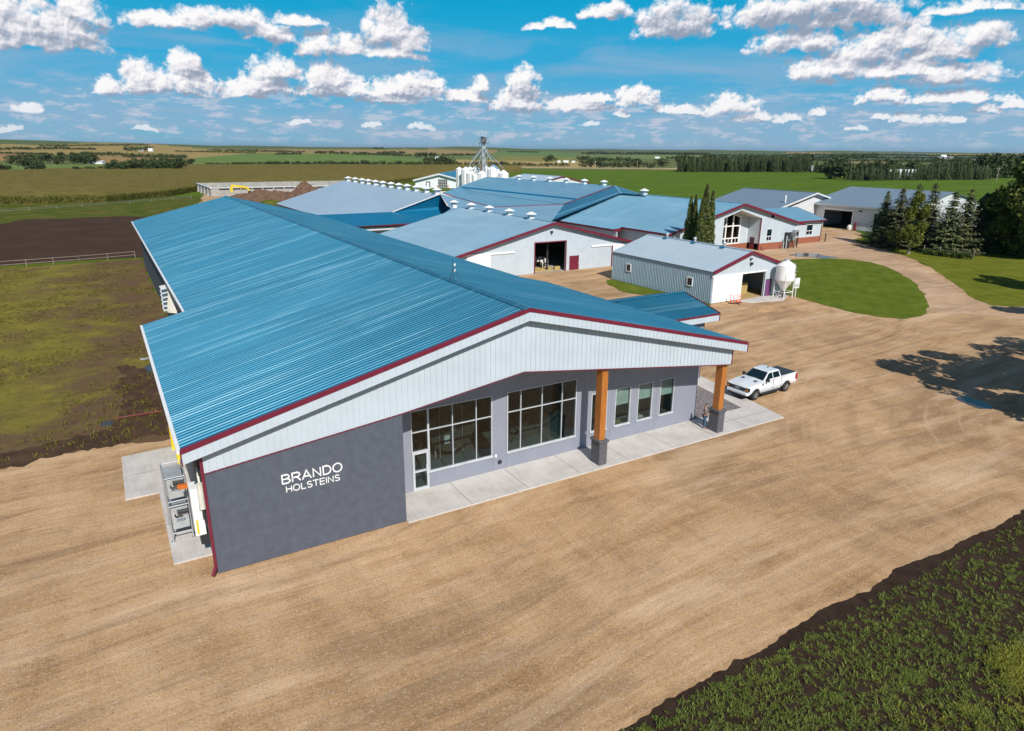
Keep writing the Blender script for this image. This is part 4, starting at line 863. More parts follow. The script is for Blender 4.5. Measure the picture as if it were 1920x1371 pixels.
for k in range(4): m.tube([(lx,ly,2.8+k*.5),(lx+.5,ly-.1,2.8+k*.5),(lx+.55,ly+.4,2.8+k*.5),(lx+.05,ly+.4,2.8+k*.5)], .015, 5)
m.build('ladder', 'bright_white', T)
m = MB(); m.cyl((fx-.3,fy-.3,.15),(fx-.1,fy+.1,1.1),.2,.12,10); m.build('auger_boot', 'dark_metal', T)
FSI.scale = (.87, .87, .87)
T = thing('notice_board', (fx+1.4,fy-.9,0), 'white notice board on a post beside the feed silo leg', 'sign'); m = MB(); m.box(fx+.95,fy-.9,1.2,fx+1.85,fy-.85,2.5); m.build('panel', 'bright_white', T); m = MB(); m.box(fx+1.36,fy-.84,0,fx+1.44,fy-.76,2.4); m.build('post', 'bright_white', T)
m = MB(); 
for k in range(4): m.box(fx+1.05,fy-.906,1.35+k*.12,fx+1.75,fy-.902,1.4+k*.12)
m.build('printed_line', 'dark_panel', T)
# office barn
OB = thing('office_barn', (97, 75, 0), 'white office barn with tall gabled windows, brick base and blue roof', 'barn')
def zo(x): return 8.8-.252*abs(x-97.8)
m = MB()
ribs_roof(m, (80,57.4,zo(80)), (80,70,zo(80)), (17.8,0,8.8-zo(80)), .45); ribs_roof(m, (78.4,70,zo(78.4)), (78.4,93,zo(78.4)), (19.4,0,8.8-zo(78.4)), .45); ribs_roof(m, (115,57.4,zo(115)), (115,93,zo(115)), (-17.2,0,8.8-zo(115)), .45)
m.box(97.55,57.4,8.78,98.05,93,8.86); m.build('roof', 'mid_roof', OB)
m = MB()
for a, b_ in ((80,97.8),(97.8,115)): m.hexa([(a,57.34,zo(a)-.34),(b_,57.34,zo(b_)-.34),(b_,57.398,zo(b_)-.34),(a,57.34+.058,zo(a)-.34),(a,57.34,zo(a)+.05),(b_,57.34,zo(b_)+.05),(b_,57.5,zo(b_)+.05),(a,57.5,zo(a)+.05)])
m.box(79.93,57.4,zo(80)-.32,79.997,70,zo(80)+.02); m.box(78.33,70,zo(78.4)-.32,78.397,93,zo(78.4)+.02); m.box(78.33,69.93,zo(78.4)-.32,80,69.99,zo(79)); m.build('trim', 'burgundy', OB)
yo = 58.1; px0, px1, pd = 93.6, 103.4, 60.9
def zp(x): return 7.6-.30*abs(x-97.9)
m = MB(); wall_y(m, yo, .2, 80.6, 113.6, 0, lambda x: zo(x)-.12, [(px0,px1,0,0.001)], brk=[97.8]) if False else None
for a, b_ in ((80.6,px0),(px1,113.6)): wall_y(m, yo, .2, a, b_, 1.25, lambda x: zo(x)-.12, [])
for a, b_ in ((px0,97.8),(97.8,px1)): m.hexa([(a,yo,zp(a)),(b_,yo,zp(b_)),(b_,yo+.2,zp(b_)),(a,yo+.2,zp(a)),(a,yo,zo(a)-.12),(b_,yo,zo(b_)-.12),(b_,yo+.2,zo(b_)-.12),(a,yo+.2,zo(a)-.12)])
m.box(80.6,yo+.2,0,80.8,92.5,zo(80.6)-.12); m.box(113.4,yo+.2,0,113.6,92.5,zo(113.4)-.12); m.box(79,70.1,0,79.2,92.5,zo(79.2)-.12)
m.box(px1,yo+.2,1.2,px1+.15,pd+.2,6.1); m.build('wall', 'white_steel', OB)
m = MB(); ribs_y(m, yo, 104, 113.4, lambda x: 1.3, lambda x: zo(x)-.15, .4, .05, .02)
m.build('siding_rib', 'white_steel', OB)
m = MB(); m.box(80.6,yo-.03,0,px0,yo+.2,1.25); m.box(px1,yo-.03,0,113.65,yo+.2,1.25); m.box(px0,pd-.03,0,px1,pd+.2,1.1); m.build('brick_base', 'brick', OB)
gx = 101.0
m = MB(); tops = {}
ztop = lambda x: 7.05-.30*abs(x-97.9)
m.hexa([(gx,pd,1.1),(px1,pd,1.1),(px1,pd+.2,1.1),(gx,pd+.2,1.1),(gx,pd,zp(gx)),(px1,pd,zp(px1)),(px1,pd+.2,zp(px1)),(gx,pd+.2,zp(gx))])
for a, b_ in ((px0,97.8),(97.8,gx)): m.hexa([(a,pd,ztop(a)),(b_,pd,ztop(b_)),(b_,pd+.2,ztop(b_)),(a,pd+.2,ztop(a)),(a,pd,zp(a)),(b_,pd,zp(b_)),(b_,pd+.2,zp(b_)),(a,pd+.2,zp(a))])
m.build('wall', 'white_steel', OB, label='white recessed porch wall round the tall windows')
m = MB()
for a, b_ in ((px0,97.8),(97.8,px1)): m.hexa([(a,yo+.2,zp(a)),(b_,yo+.2,zp(b_)),(b_,pd,zp(b_)),(a,pd,zp(a)),(a,yo+.2,zp(a)+.1),(b_,yo+.2,zp(b_)+.1),(b_,pd,zp(b_)+.1),(a,pd,zp(a)+.1)])
m.build('soffit', 'cream', OB)
m = MB(); cols = [px0, 95.45, 97.3, 99.15, gx]
for cxx in cols: m.box(cxx-.13,pd-.06,1.1,cxx+.13,pd+.1,ztop(cxx)+.05)
for z in (1.1, 2.1, 4.35): m.box(px0,pd-.055,z,gx,pd+.08,z+.2)
for a, b_ in zip(cols[:-1], cols[1:]): m.box((a+b_)/2-.05,pd-.05,1.3,(a+b_)/2+.05,pd+.05,2.1)
for a, b_ in ((px0,97.8),(97.8,gx)): m.hexa([(a,pd-.05,ztop(a)-.18),(b_,pd-.05,ztop(b_)-.18),(b_,pd+.05,ztop(b_)-.18),(a,pd+.05,ztop(a)-.18),(a,pd-.05,ztop(a)),(b_,pd-.05,ztop(b_)),(b_,pd+.05,ztop(b_)),(a,pd+.05,ztop(a))])
wf = m.build('window', 'bright_white', OB); m = MB()
for a, b_ in ((px0,97.8),(97.8,gx)): m.prism([(a,pd+.11,1.2),(b_,pd+.11,1.2),(b_,pd+.11,ztop(b_)-.02),(a,pd+.11,ztop(a)-.02)], (0,.02,0))
m.build('pane', 'dark_glass', wf)
m = MB(); m.box(px0,63.5,0,gx+2,63.6,7); m.build('inner_wall', 'dark_interior', OB)
m = MB(); m.box(px1-.06,yo-.07,0,px1+.08,yo+.05,zp(px1)+.02); m.build('corner_trim', 'burgundy', OB)
m = MB(); m.box(px1-.02,59.2,.05,px1-.003,60.3,2.3); dd = m.build('door', 'burgundy', OB); m = MB(); m.box(px1-.035,59.45,1.1,px1-.021,60.05,2.1); m.build('pane', 'car_glass', dd)
def fwin(x0, x1, z0, z1, y, par, bars=True):
    m = MB(); m.box(x0,y-.05,z0,x1,y-.003,z1); o = m.build('window', 'bright_white', par); m = MB()
    if bars:
        mid = z0+(z1-z0)*.38; m.box(x0+.1,y-.07,mid+.08,x1-.1,y-.051,z1-.1); xm = (x0+x1)/2; m.box(x0+.1,y-.07,z0+.1,xm-.05,y-.051,mid-.05); m.box(xm+.05,y-.07,z0+.1,x1-.1,y-.051,mid-.05)
    else: m.box(x0+.08,y-.07,z0+.08,x1-.08,y-.051,z1-.08)
    m.build('pane', 'car_glass', o)
fwin(105.2,106.7,1.6,3.9,yo,OB); fwin(105.9,106.9,6.0-.2,6.8-.2,yo,OB,False)
# annex
m = MB(); ribs_roof(m, (112.5,60.3,4.5), (126,60.3,4.5), (0,7.7,2.0), .45); ribs_roof(m, (112.5,75.7,4.5), (126,75.7,4.5), (0,-7.7,2.0), .45); ar = m.build('annex_roof', 'mid_roof', OB)
m = MB(); m.box(113.7,60.24,4.25,126.06,60.297,4.53); m.hexa([(126,60.3,4.3),(126.06,60.3,4.3),(126.06,68,6.3),(126,68,6.3),(126,60.3,4.53),(126.06,60.3,4.53),(126.06,68,6.53),(126,68,6.53)]); m.box(125.4,60.9,0,125.5,61,4.4); m.build('trim', 'burgundy', ar)
m = MB(); m.box(113.6,61.0,1.15,125.4,61.2,4.4); m.prism([(125.2,61.2,0),(125.2,75.2,0),(125.2,75.2,4.5),(125.2,68,6.35),(125.2,61.2,4.5)], (.2,0,0)); m.build('annex_wall', 'white_steel', ar)
m = MB(); m.box(113.66,60.97,0,125.42,61.2,1.15); m.build('brick_base', 'brick', ar)
m = MB(); m.box(113.9,60.9,.05,117.6,60.96,3.3); gd = m.build('garage_door', 'bright_white', ar); m = MB(); [m.box(114.2+k*.85,60.88,2.0,114.7+k*.85,60.899,2.3) for k in range(4)]; m.build('pane', 'car_glass', gd)
fwin(120.6,122.6,1.6,3.7,60.95,OB)
for yy, lb in ((86.5,'white roof vent alone on the far part of the office barn ridge'),):
    cupola((97.8, 84.6, 8.75), 1.1, lb, 'white vents on the office barn')
for i, (xx, yy, hh) in enumerate([(103.9,57.3,1.3),(109.3,57.2,1.4),(110.0,57.1,2.4),(115.2,58.8,1.5),(126.6,60.5,1.7),(126.2,62.3,1.4)]):
    lb = ['brown bollard at the office barn porch corner','grey post left of the outdoor cooling machine','tall grey post beside the outdoor cooling machine','brown bollard in front of the white garage door','dark bollard at the annex corner, nearer one','dark bollard at the annex corner, farther one'][i]
    bollard((xx,yy,0), hh, .12, lb, 'dark_metal' if i > 2 else ('terracotta' if i == 0 else 'steel'))
T = thing('outdoor_chiller', (111.8,57.2,0), 'grey chiller unit on a tall stand before the office barn wall', 'cooling unit')
m = MB(); m.box(111.9,56.8,2.1,113.0,57.6,3.4); m.build('casing', 'galvanised', T, bevel=.04)
m = MB(); m.cyl((112.45,56.75,2.75),(112.45,56.8,2.75),.38,.38,16); m.build('fan_grille', 'dark_metal', T)
for a in (111.97,112.93):
    for b_ in (56.87,57.53): m = MB(); m.box(a-.05,b_-.05,0,a+.05,b_+.05,2.1); m.build('leg', 'dark_metal', T)
T = thing('black_tank', (110.8,57.4,0), 'black upright cabinet tank between the posts and the chiller', 'tank'); m = MB(); m.box(110.4,57.2,.02,111.2,58.0,3.0); m.build('casing', 'dark_metal', T, bevel=.06); m = MB(); m.cyl((110.8,57.18,1.6),(110.8,57.21,1.6),.18,.18,12); m.build('gauge', 'steel', T)
# grey barn & shop
GB, zg, _ = gable_barn('machine_barn', 'white barn with grey roof standing behind the office barn', 135, 166, 150.6, 8.1, 4.3, 81, 104, 'white_far', 'grey_roof', .9, trim='white_far', wi=.5, ribbed=.8)
m = MB(); 
for a, b_ in ((136.5,150.6),(150.6,164.5)): m.beam((a,81.86,zg(a)-1.0),(b_,81.86,zg(b_)-1.0),.05,.16)
m.box(136,81.84,2.6,165,81.88,2.72); m.build('trim_line', 'burgundy', GB)
m = MB(); m.cyl((141.5,83,5.9),(141.5,83,7.6),.18,.18,10); m.cyl((141.5,83,6.8),(141.5,83,6.9),.3,.3,10); m.build('chimney', 'bright_white', GB)
SHP = thing('machine_shop', (168, 70, 0), 'large workshop with grey roof and black open bays behind the spruces', 'workshop')
def zsp(x): return 9.1-.205*abs(x-168)
m = MB(); ribs_roof(m, (151,58,zsp(151)), (151,84,zsp(151)), (17,0,9.1-zsp(151)), .8); ribs_roof(m, (185,58,zsp(185)), (185,84,zsp(185)), (-17,0,9.1-zsp(185)), .8); m.build('roof', 'grey_roof', SHP)
m = MB(); m.box(150.9,58,zsp(151)-.35,150.997,84,zsp(151)+.03); m.build('gutter', 'steel', SHP)
def wall_x(mb, x, t, y0, y1, zt, ops):
    ys = sorted(set([y0,y1]+[v for o in ops for v in o[:2]]))
    for a, b_ in zip(ys[:-1], ys[1:]):
        mid = (a+b_)/2; z = 0
        for o in ops:
            if o[0] <= mid <= o[1]: z = o[3]
        mb.box(x, a, z, x+t, b_, zt)
m = MB(); wall_x(m, 152, .2, 58.6, 83.4, 5.6, [(59.6,66.4,0,4.2),(71.9,79.4,0,4.2)])
for a, b_ in ((152.2,168),(168,184)): m.hexa([(a,58.6,0),(b_,58.6,0),(b_,58.8,0),(a,58.8,0),(a,58.6,zsp(a)-.15),(b_,58.6,zsp(b_)-.15),(b_,58.8,zsp(b_)-.15),(a,58.8,zsp(a)-.15)])
m.prism([(152.2,83.2,0),(184,83.2,0),(184,83.2,zsp(184)-.15),(168,83.2,8.95),(152.2,83.2,zsp(152)-.15)], (0,.2,0)); m.box(183.8,58.8,0,184,83.2,5.6); m.build('wall', 'white_far', SHP)
m = MB(); m.box(151.97,79.45,0,152.0,79.6,4.3); m.box(151.94,71.8,4.2,152.0,79.5,4.65); m.box(151.94,59.5,4.2,152,66.5,4.65); m.box(151.95,71.65,0,152.0,71.85,4.6); m.build('door_frame', 'bright_white', SHP)
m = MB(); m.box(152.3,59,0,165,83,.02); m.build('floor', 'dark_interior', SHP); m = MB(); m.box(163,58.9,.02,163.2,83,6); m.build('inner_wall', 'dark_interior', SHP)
m = MB(); m.box(151.7,69.6,4.3,151.99,70.2,4.6); m.build('floodlight', 'dark_metal', SHP)
m = MB(); m.lathe((151.0,71.4,0), [(.5,0),(.6,.3),(.6,.9),(.3,1.2),(0,1.25)], 12); props(m.build('water_tote', 'cream', smooth=True), 'cream coloured plastic tank between the two workshop bays', 'tank')
m = MB(); m.box(150.8,69.9,0,151.3,70.4,1.9); m.beam((151.3,70.2,1.6),(151.3,71.2,2.4),.1,.1); props(m.build('fuel_pump', 'red_steel', bevel=.05), 'red fuel pump beside the cream plastic tank', 'pump')
# back complex roofs (light freestall barn, middle barn, connectors)
def surf(pts): # (u,v,z)
    return [at(u, v, z) for u, v, z in pts]
def fan_roof(name, mat, parent, tris, th=.12, **kw):
    m = MB()
    for t_ in tris:
        P_ = [Vector(q) for q in t_]; nrm = (P_[1]-P_[0]).cross(P_[2]-P_[0]).normalized()
        if nrm.z < 0: P_ = P_[::-1]; nrm = -nrm
        m.poly(P_)
    return m.build(name, mat, parent, smooth=True, **kw)
FB = thing('freestall_barn', (58, 140, 0), 'long pale roofed barn with twelve ridge vents left of the white silos', 'barn')
A_ = at(645.8,338,8.3); Bp = at(825,363.8,8.3); C_ = at(735.4,397.5,4.8); D_ = at(589.6,403.3,4.3); Fp = at(516.7,381.9,3.9)
fan_roof('roof', 'light_roof', FB, [(A_, Bp, C_), (A_, C_, D_), (A_, D_, Fp)])
E1 = at(640,420,3.0); E1b = at(663.5,425.5,3.0); E2 = at(800,418,3.0)
rightB = at(838,386,5.6)
fan_roof('lean_roof', 'deep_blue_roof', FB, [(D_, C_, E1b), (D_, E1b, at(560,412,3.6)), (C_, E2, E1b), (C_, at(850,392,4.9), E2)])
fan_roof('end_wall', 'deep_blue_roof', FB, [(Bp, C_, rightB), (C_, at(850,392,4.9), rightB)])
m = MB(); m.beam(Bp+Vector((0,-.1,.02)), C_+Vector((0,-.1,.02)), .35, .2); m.build('barge_board', 'white_far', FB)
m = MB(); a = Fp+Vector((0,0,-.15)); b_ = D_+Vector((0,0,-.15)); m.beam(a, b_, .2, .3); m.build('trim', 'burgundy', FB)
m = MB(); m.add([Fp+Vector((.8,0,-.3)), D_+Vector((.8,0,-.3)), Vector((D_.x+.8,D_.y,0)), Vector((Fp.x+.8,Fp.y,0))], [(0,1,2,3)]); m.prism([E1b+Vector((-12,.6,-.4)),E2+Vector((0,.6,-.4)),Vector((E2.x,E2.y+.6,0)),Vector((E1b.x-12,E1b.y+.6,0))], (0,.2,0)); m.build('wall', 'white_far', FB)
m = MB(); m.beam(E1b+Vector((-12,0,-.05)), E2+Vector((0,0,-.05)), .12, .25); m.build('eave_trim', 'burgundy', FB)
m = MB(); m.box(E1b.x-4, E1b.y+.45, 1.2, E2.x-1, E1b.y+.55, 2.0); m.build('curtain_opening', 'dark_interior', FB)
vx = [653,666,679,691,704,718,733,748,763.5,781,800,819.5]; 
for i, u in enumerate(vx):
    t_ = (u-645.8)/(825-645.8); 
    # point on the ridge that shows at this column
    best = min(np.linspace(0,1,400), key=lambda k: abs((960+CF*((A_.lerp(Bp,k)-CP).dot(CR))/((A_.lerp(Bp,k)-CP).dot(F)))-u)); q = A_.lerp(Bp, best)
    cupola((q.x,q.y,q.z-.1), 1.15, f'white roof vent, {ORD[11-i]} from the near end of the pale barn with twelve vents', 'white vents on the pale barn ridge')
MBN = thing('middle_barn', (105, 140, 0), 'wide blue roofed barn in the middle with a dark step line and ridge vents', 'barn')
L_ = at(912,331.7,9); R_ = at(1152.7,348.5,9); Re = at(1058,383.3,5); f_ = at(924.6,389,5); l_ = at(860,372,6.3); Bq = at(830,361.5,7.6); g1 = at(1035,413.5,4.3); rb = at(1164,362.5,8.8)
fan_roof('roof', 'mid_roof', MBN, [(L_, R_, Re), (L_, Re, f_), (L_, f_, l_), (L_, l_, Bq)])
fan_roof('connector_roof', 'pale_roof', MBN, [(Bp, l_, at(845,392,6.2)), (l_, f_, at(900,412,5.0)), (l_, at(845,392,6.2), at(900,412,5.0)), (f_, Re, g1), (f_, g1, at(1010,425,4.0)), (f_, at(1010,425,4.0), at(900,412,5.0)), (at(845,392,6.2), at(800,420,4.6), at(900,412,5.0))])
hp_ = at(1212,367.5,8.7)
fan_roof('hip_roof', 'blue_roof', MBN, [(R_, Re, g1), (R_, g1, rb), (R_, rb, hp_)])
m = MB(); m.beam(R_, Re, .25, .3); m.beam(Re, f_, .25, .25); m.beam(f_, l_, .25, .25); m.beam(l_, Bq, .22, .22); m.build('trim', 'burgundy', MBN)
m = MB(); m.beam(R_, rb, .5, .15); m.build('hip_cap', 'mid_roof', MBN)
s0 = at(860.5,350.8,7.9); s1 = at(1078.8,373.5,6.5); m = MB(); m.beam(s0, s1, .5, .35); m.build('step_flashing', 'deep_blue_roof', MBN)
m = MB(); m.prism([(96.5,111.6,0),(126,111.6,0),(126,111.6,5),(112,111.6,8.6),(96.5,111.6,4.8)], (0,.2,0)); m.box(125,112,0,125.2,172,5); m.box(90,170,0,125,170.2,5); m.build('wall', 'white_far', MBN)
m = MB(); ribs_roof(m, (129,R_.y,4.9), (125,L_.y,4.9), (R_.x-129,0,4.1), 1.2); m.build('far_roof', 'mid_roof', MBN)
for i, u in enumerate([972.7,1000.6,1030.5,1061.5,1095.7,1132.5][::-1]):
    k = min(np.linspace(0,1,400), key=lambda k: abs((960+CF*((L_.lerp(R_,k)-CP).dot(CR))/((L_.lerp(R_,k)-CP).dot(F)))-u)); q = L_.lerp(R_, k)
    cupola((q.x,q.y,q.z-.1), 1.15, f'white roof vent, {ORD[i]} from the right on the middle barn ridge', 'white vents on the middle barn ridge')
NB, _, _ = gable_barn('calf_barn', 'low white barn beyond the middle barn roof, right of the silos', 136, 162, 149, 8.1, 5.4, 188.5, 216, 'white_far', 'light_roof', .3, trim='burgundy', wi=.3, ribbed=.9)
# barn left of silos, turned
LB = thing('parlour_barn', (127,277,0), 'white gabled barn with a tall gridded window left of the silos', 'barn', rz=radians(-36.5))
m = MB(); wdt, dp = 23, 60
m.prism([(0,0,0),(wdt,0,0),(wdt,0,3.6),(wdt/2,0,6.4),(0,0,3.6)], (0,.2,0)); m.box(0,.2,0,.2,dp,3.6); m.box(wdt-.2,.2,0,wdt,dp,3.6); m.build('wall', 'white_paint', LB, local=True)
m = MB(); ribs_roof(m, (-.8,-1.2,3.65), (-.8,dp,3.65), (wdt/2+.8,0,3.0), 1.2); m.build('roof', 'white_far', LB, local=True); m = MB(); ribs_roof(m, (wdt+.8,-1.2,3.65), (wdt+.8,dp,3.65), (-wdt/2-.8,0,3.0), 1.2); m.build('roof', 'blue_roof', LB, local=True)
m = MB()
for a, za, b_, zb in ((-.8,3.65,wdt/2,6.65),(wdt/2,6.65,wdt+.8,3.65)): m.hexa([(a,-1.25,za-.75),(b_,-1.25,zb-.75),(b_,-1.2,zb-.75),(a,-1.2,za-.75),(a,-1.25,za),(b_,-1.25,zb),(b_,-1.2,zb),(a,-1.2,za)])
m.build('fascia', 'white_far', LB, local=True)
m = MB(); m.box(5,-.06,.1,7,-.003,2.9); dd = m.build('door_frame', 'dark_panel', LB, local=True); m = MB(); m.box(5.4,-.1,.1,6.5,-.061,2.4); m.build('door', 'bright_white', LB, local=True)
m = MB(); m.box(10.8,-.06,.1,15.2,-.003,4.0); ww = m.build('window', 'car_glass', LB, local=True); m = MB()
for k in range(6): m.box(10.8+k*.88-.05,-.09,.1,10.8+k*.88+.05,-.061,4.0)
for k in range(6): m.box(10.8,-.11,.1+k*.76,15.2,-.091,.2+k*.76)
m.build('glazing_bar', 'bright_white', LB, local=True); m = MB(); m.box(10.3,-.08,0,10.7,-.003,1.2); m.box(15.3,-.08,0,15.7,-.003,1.4); m.build('bumper', 'orange_steel', LB, local=True)
# ================================================================== SILOS AND LEG
def bin_(u, vtop, w, label, cone=True, vb=None, dist=250, grp='white grain silos behind the barns'):
    d = ray(u, vtop); k = dist/sqrt(d.x*d.x+d.y*d.y); q = CP+d*k; r = w/2*dist/CF*1.02; top = q.z
    T = thing('grain_silo', (q.x, q.y, 0), label, 'silo', grp)
    ch = r*.62; m = MB(); m.lathe((0,0,0), [(r,.0),(r,top-ch),(r*1.03,top-ch),(r*1.03,top-ch-.05)], 20); 
    m = MB(); pr = [(r,0)]; nn = 9
    for i in range(1, nn+1): z = (top-ch)*i/nn; pr += [(r, z-.06), (r+.035, z-.03), (r, z)]
    m.lathe((0,0,0), pr, 22); m.build('bin', 'bright_white', T, local=True)
    m = MB(); m.lathe((0,0,0), [(r*1.05,top-ch-.08),(r*1.05,top-ch),(r*.22,top-.1)], 22); m.build('cone_roof', 'bright_white', T, local=True); m = MB(); m.lathe((0,0,0), [(r*.24,top-.12),(r*.24,top+.12),(0,top+.2)], 12); m.build('cap', 'galvanised', T, local=True)
    m = MB(); a = -2.3; x_, y_ = (r+.08)*cos(a), (r+.08)*sin(a); [m.cyl((x_-.2,y_+s,.5),(x_-.2,y_+s,top-ch),.03,.03,5) for s in (-.2,.2)]; [m.cyl((x_-.2,y_-.2,.6+k*.5),(x_-.2,y_+.2,.6+k*.5),.03,.03,5) for k in range(int((top-ch-1)/.5))]; m.build('ladder', 'galvanised', T, local=True)
    return q
SILOS = [(861,313,12,250,'slim white silo at the far left of the cluster'),(873,313,16,246,'tall white silo second from the left of the cluster'),
 (881,312,12,262,'white silo partly hidden behind the left pair'),(892,311.5,16,262,'white silo with a hatch in its cone roof behind the elevator leg'),
 (883,320,17,238,'shorter white silo in front left of the elevator leg'),(890,325,11,228,'small white silo right behind the middle barn roof'),
 (904,320,19,240,'wide short white silo in front of the elevator leg'),(912,311.5,12,262,'white silo just right of the elevator leg'),
 (923,312,18,248,'broad bright white silo right of the elevator leg'),(933,317,10,262,'narrow white silo in the gap right of the broad silo'),(944,319,19,246,'white silo at the far right of the cluster')]
for u, v, ww_, dd_, lb in SILOS: bin_(u, v, ww_, lb, dist=dd_)
q = CP+ray(925,309)*(275/sqrt(ray(925,309).x**2+ray(925,309).y**2)); T = thing('steel_bin', (q.x,q.y,0), 'blue topped steel bin showing behind the white silos', 'silo'); m = MB(); m.lathe((0,0,0), [(2.6,0),(2.6,q.z-1.6)], 20); m.build('bin', 'galvanised', T, local=True); m = MB(); m.lathe((0,0,0), [(2.7,q.z-1.65),(.4,q.z),(0,q.z+.1)], 20); m.build('cone_roof', 'mid_roof', T, local=True)
dl = 255; d = ray(905,300); q = CP+d*(dl/sqrt(d.x**2+d.y**2)); lx, ly = q.x, q.y
tz = (CP+ray(905,252)*(dl/sqrt(ray(905,252).x**2+ray(905,252).y**2))).z
T = thing('grain_elevator', (lx, ly, 0), 'tall steel grain elevator leg with spouts fanning down to the silos', 'elevator')
m = MB(); m.box(-.25,-.25,0,.25,.25,tz-2); m.box(.6,-.25,0,1.1,.25,tz-2); m.build('leg', 'steel', T, local=True)
m = MB()
for a in (-.6,1.4):
    for b_ in (-.9,.9): m.box(a-.05,b_-.05,0,a+.05,b_+.05,tz-2)
for k in range(int(tz/2.5)): z = k*2.5; m.tube([(-.6,-.9,z),(1.4,-.9,z+2.5)],.04,5); m.tube([(1.4,-.9,z+2.5),(-.6,-.9,z+2.5)],.04,5)
m.build('tower_frame', 'galvanised', T, local=True)
m = MB(); m.box(-1.2,-1.2,tz-3,1.9,1.2,tz-2.85); m.box(-.5,-.5,tz-2.8,1.3,.5,tz-.8); m.build('head', 'dark_metal', T, local=True)
m = MB()
for a in (-1.2,.35,1.9):
    for b_ in (-1.2,1.2): m.box(a-.04,b_-.04,tz-2.85,a+.04,b_+.04,tz-1.4)
for z in (tz-2.1,tz-1.4): m.tube([(-1.2,-1.2,z),(1.9,-1.2,z),(1.9,1.2,z),(-1.2,1.2,z),(-1.2,-1.2,z)],.04,5)
m.build('platform_rail', 'galvanised', T, local=True)
m = MB(); m.cyl((0,0,tz-.8),(0,0,tz+1.2),.06,.03,6); m.cyl((.9,0,tz-.8),(.9,0,tz+.8),.05,.03,6); m.build('aerial', 'bright_white', T, local=True)
for u, v, dd_ in ((880,311,250),(887,312,262),(897,311,255),(924,305,255),(943,316,246),(884,300,258)):
    e = CP+ray(u,v)*(dd_/sqrt(ray(u,v).x**2+ray(u,v).y**2)); m = MB(); m.cyl((0.2,0,tz-4.5),(e.x-lx,e.y-ly,e.z+.2),.14,.14,7); m.build('spout', 'galvanised', T, local=True)
# ================================================================== BUNKER, PILE, DIGGER
T = thing('silage_bunker', (35,252,0), 'long grey concrete silage bunker with buttressed walls beyond the long barn', 'bunker')
m = MB(); m.box(34.6,251.5,0,100,252,2.9); m.box(34.4,252,0,34.9,290,3.0); m.box(34.6,289,0,100,289.5,3.2); m.build('wall', 'concrete_wall', T)
m = MB(); m.box(34.3,251.2,2.9,100,252.1,3.15); m.box(34.2,252.1,3.0,35.0,290,3.2); m.build('wall_cap', 'white_far', T)
for k in range(16): m = MB(); x = 37+k*4; m.prism([(x,251.5,0),(x,250.4,0),(x,251.2,2.9),(x,251.5,2.9)], (.3,0,0)); m.build('buttress', 'concrete_wall', T)
for k in range(4): m = MB(); y = 256+k*9; m.prism([(34.4,y,0),(33.6,y,0),(34.1,y,2.9),(34.4,y,2.9)], (0,.3,0)); m.build('buttress', 'concrete_wall', T)
m = MB(); m.box(37.4,251.48,2.25,99,251.497,2.75); m.build('painted_shade_strip', 'dark_interior', T)  # thin dark strip on the wall face, painted shade below the cap
def heightmesh(name, x0, x1, y0, y1, n, m_, f, mat, **kw):
    V = []; Fc = []
    for i in range(n+1):
        for j in range(m_+1): x = x0+(x1-x0)*i/n; y = y0+(y1-y0)*j/m_; V.append((x,y,f(x,y)))
    for i in range(n):
        for j in range(m_): a = i*(m_+1)+j; Fc.append((a,a+m_+1,a+m_+2,a+1))
    mb = MB(); mb.add(V, Fc); return mb.build(name, mat, **kw)
def pile(cx_, cy_, rx, ry, h, name, mat, lb, cat, rough=.8, kind=None, n=60):
    def f(x, y):
        d = sqrt(((x-cx_)/rx)**2+((y-cy_)/ry)**2); e = max(0, 1-d**1.6)
        nz = mnoise.noise(Vector((x*.25,y*.25,0)))*.5+mnoise.noise(Vector((x*.9,y*.9,3)))*.3+mnoise.noise(Vector((x*2.3,y*2.3,3)))*.15
        return h*e*(1+rough*nz)-.12*(d > 1)
    o = heightmesh(name, cx_-rx*1.05, cx_+rx*1.05, cy_-ry*1.05, cy_+ry*1.05, n, n, f, mat); return props(o, lb, cat, kind=kind)
pile(49, 222, 18, 9, 3.5, 'manure_pile', 'dirt_pile', 'long brown manure pile in front of the concrete bunker', 'dirt pile')
pile(63, 224, 8, 7, 5.0, 'manure_pile', 'dirt_pile', 'taller brown heap at the right end of the manure pile', 'dirt pile', n=40)
pile(43, 190, 5.5, 6, 2.6, 'weedy_mound', 'rough_grass', 'green weedy mound just past the far barn ridge', 'mound', n=40)
pile(48, 178, 4, 5, 1.6, 'rubble_heap', 'terracotta', 'small heap of reddish rubble beside the weedy mound', 'rubble', n=30)
q = at(1436, 578); pile(q.x, q.y, 2.4, 1.8, .32, 'sand_heap', 'gravel', 'low heap of tan sand on the yard before the shed', 'sand heap', n=30)
q = at(452, 356, 3.0); ex = Vector((q.x, 232, 0)); ex.x = ony(452,352,232).x
T = thing('excavator', (ex.x, 232, 0), 'yellow excavator with folded boom showing above the manure pile', 'excavator')
e0 = ony(434,361,232); e1 = ony(434,348,232); e2 = ony(446,349.5,232); e3 = ony(463,352,232); e4 = ony(468,358,232)
m = MB(); m.box(e0.x-1.0,231,.3,e0.x+1.4,233.4,1.25); m.build('cab', 'yellow_paint', T, bevel=.1); m = MB(); m.box(e0.x-1.4,230.8,0,e0.x+1.8,231.3,.8); m.build('track', 'black_rubber', T, bevel=.2); m = MB(); m.box(e0.x-1.4,233.1,0,e0.x+1.8,233.6,.8); m.build('track', 'black_rubber', T, bevel=.2)
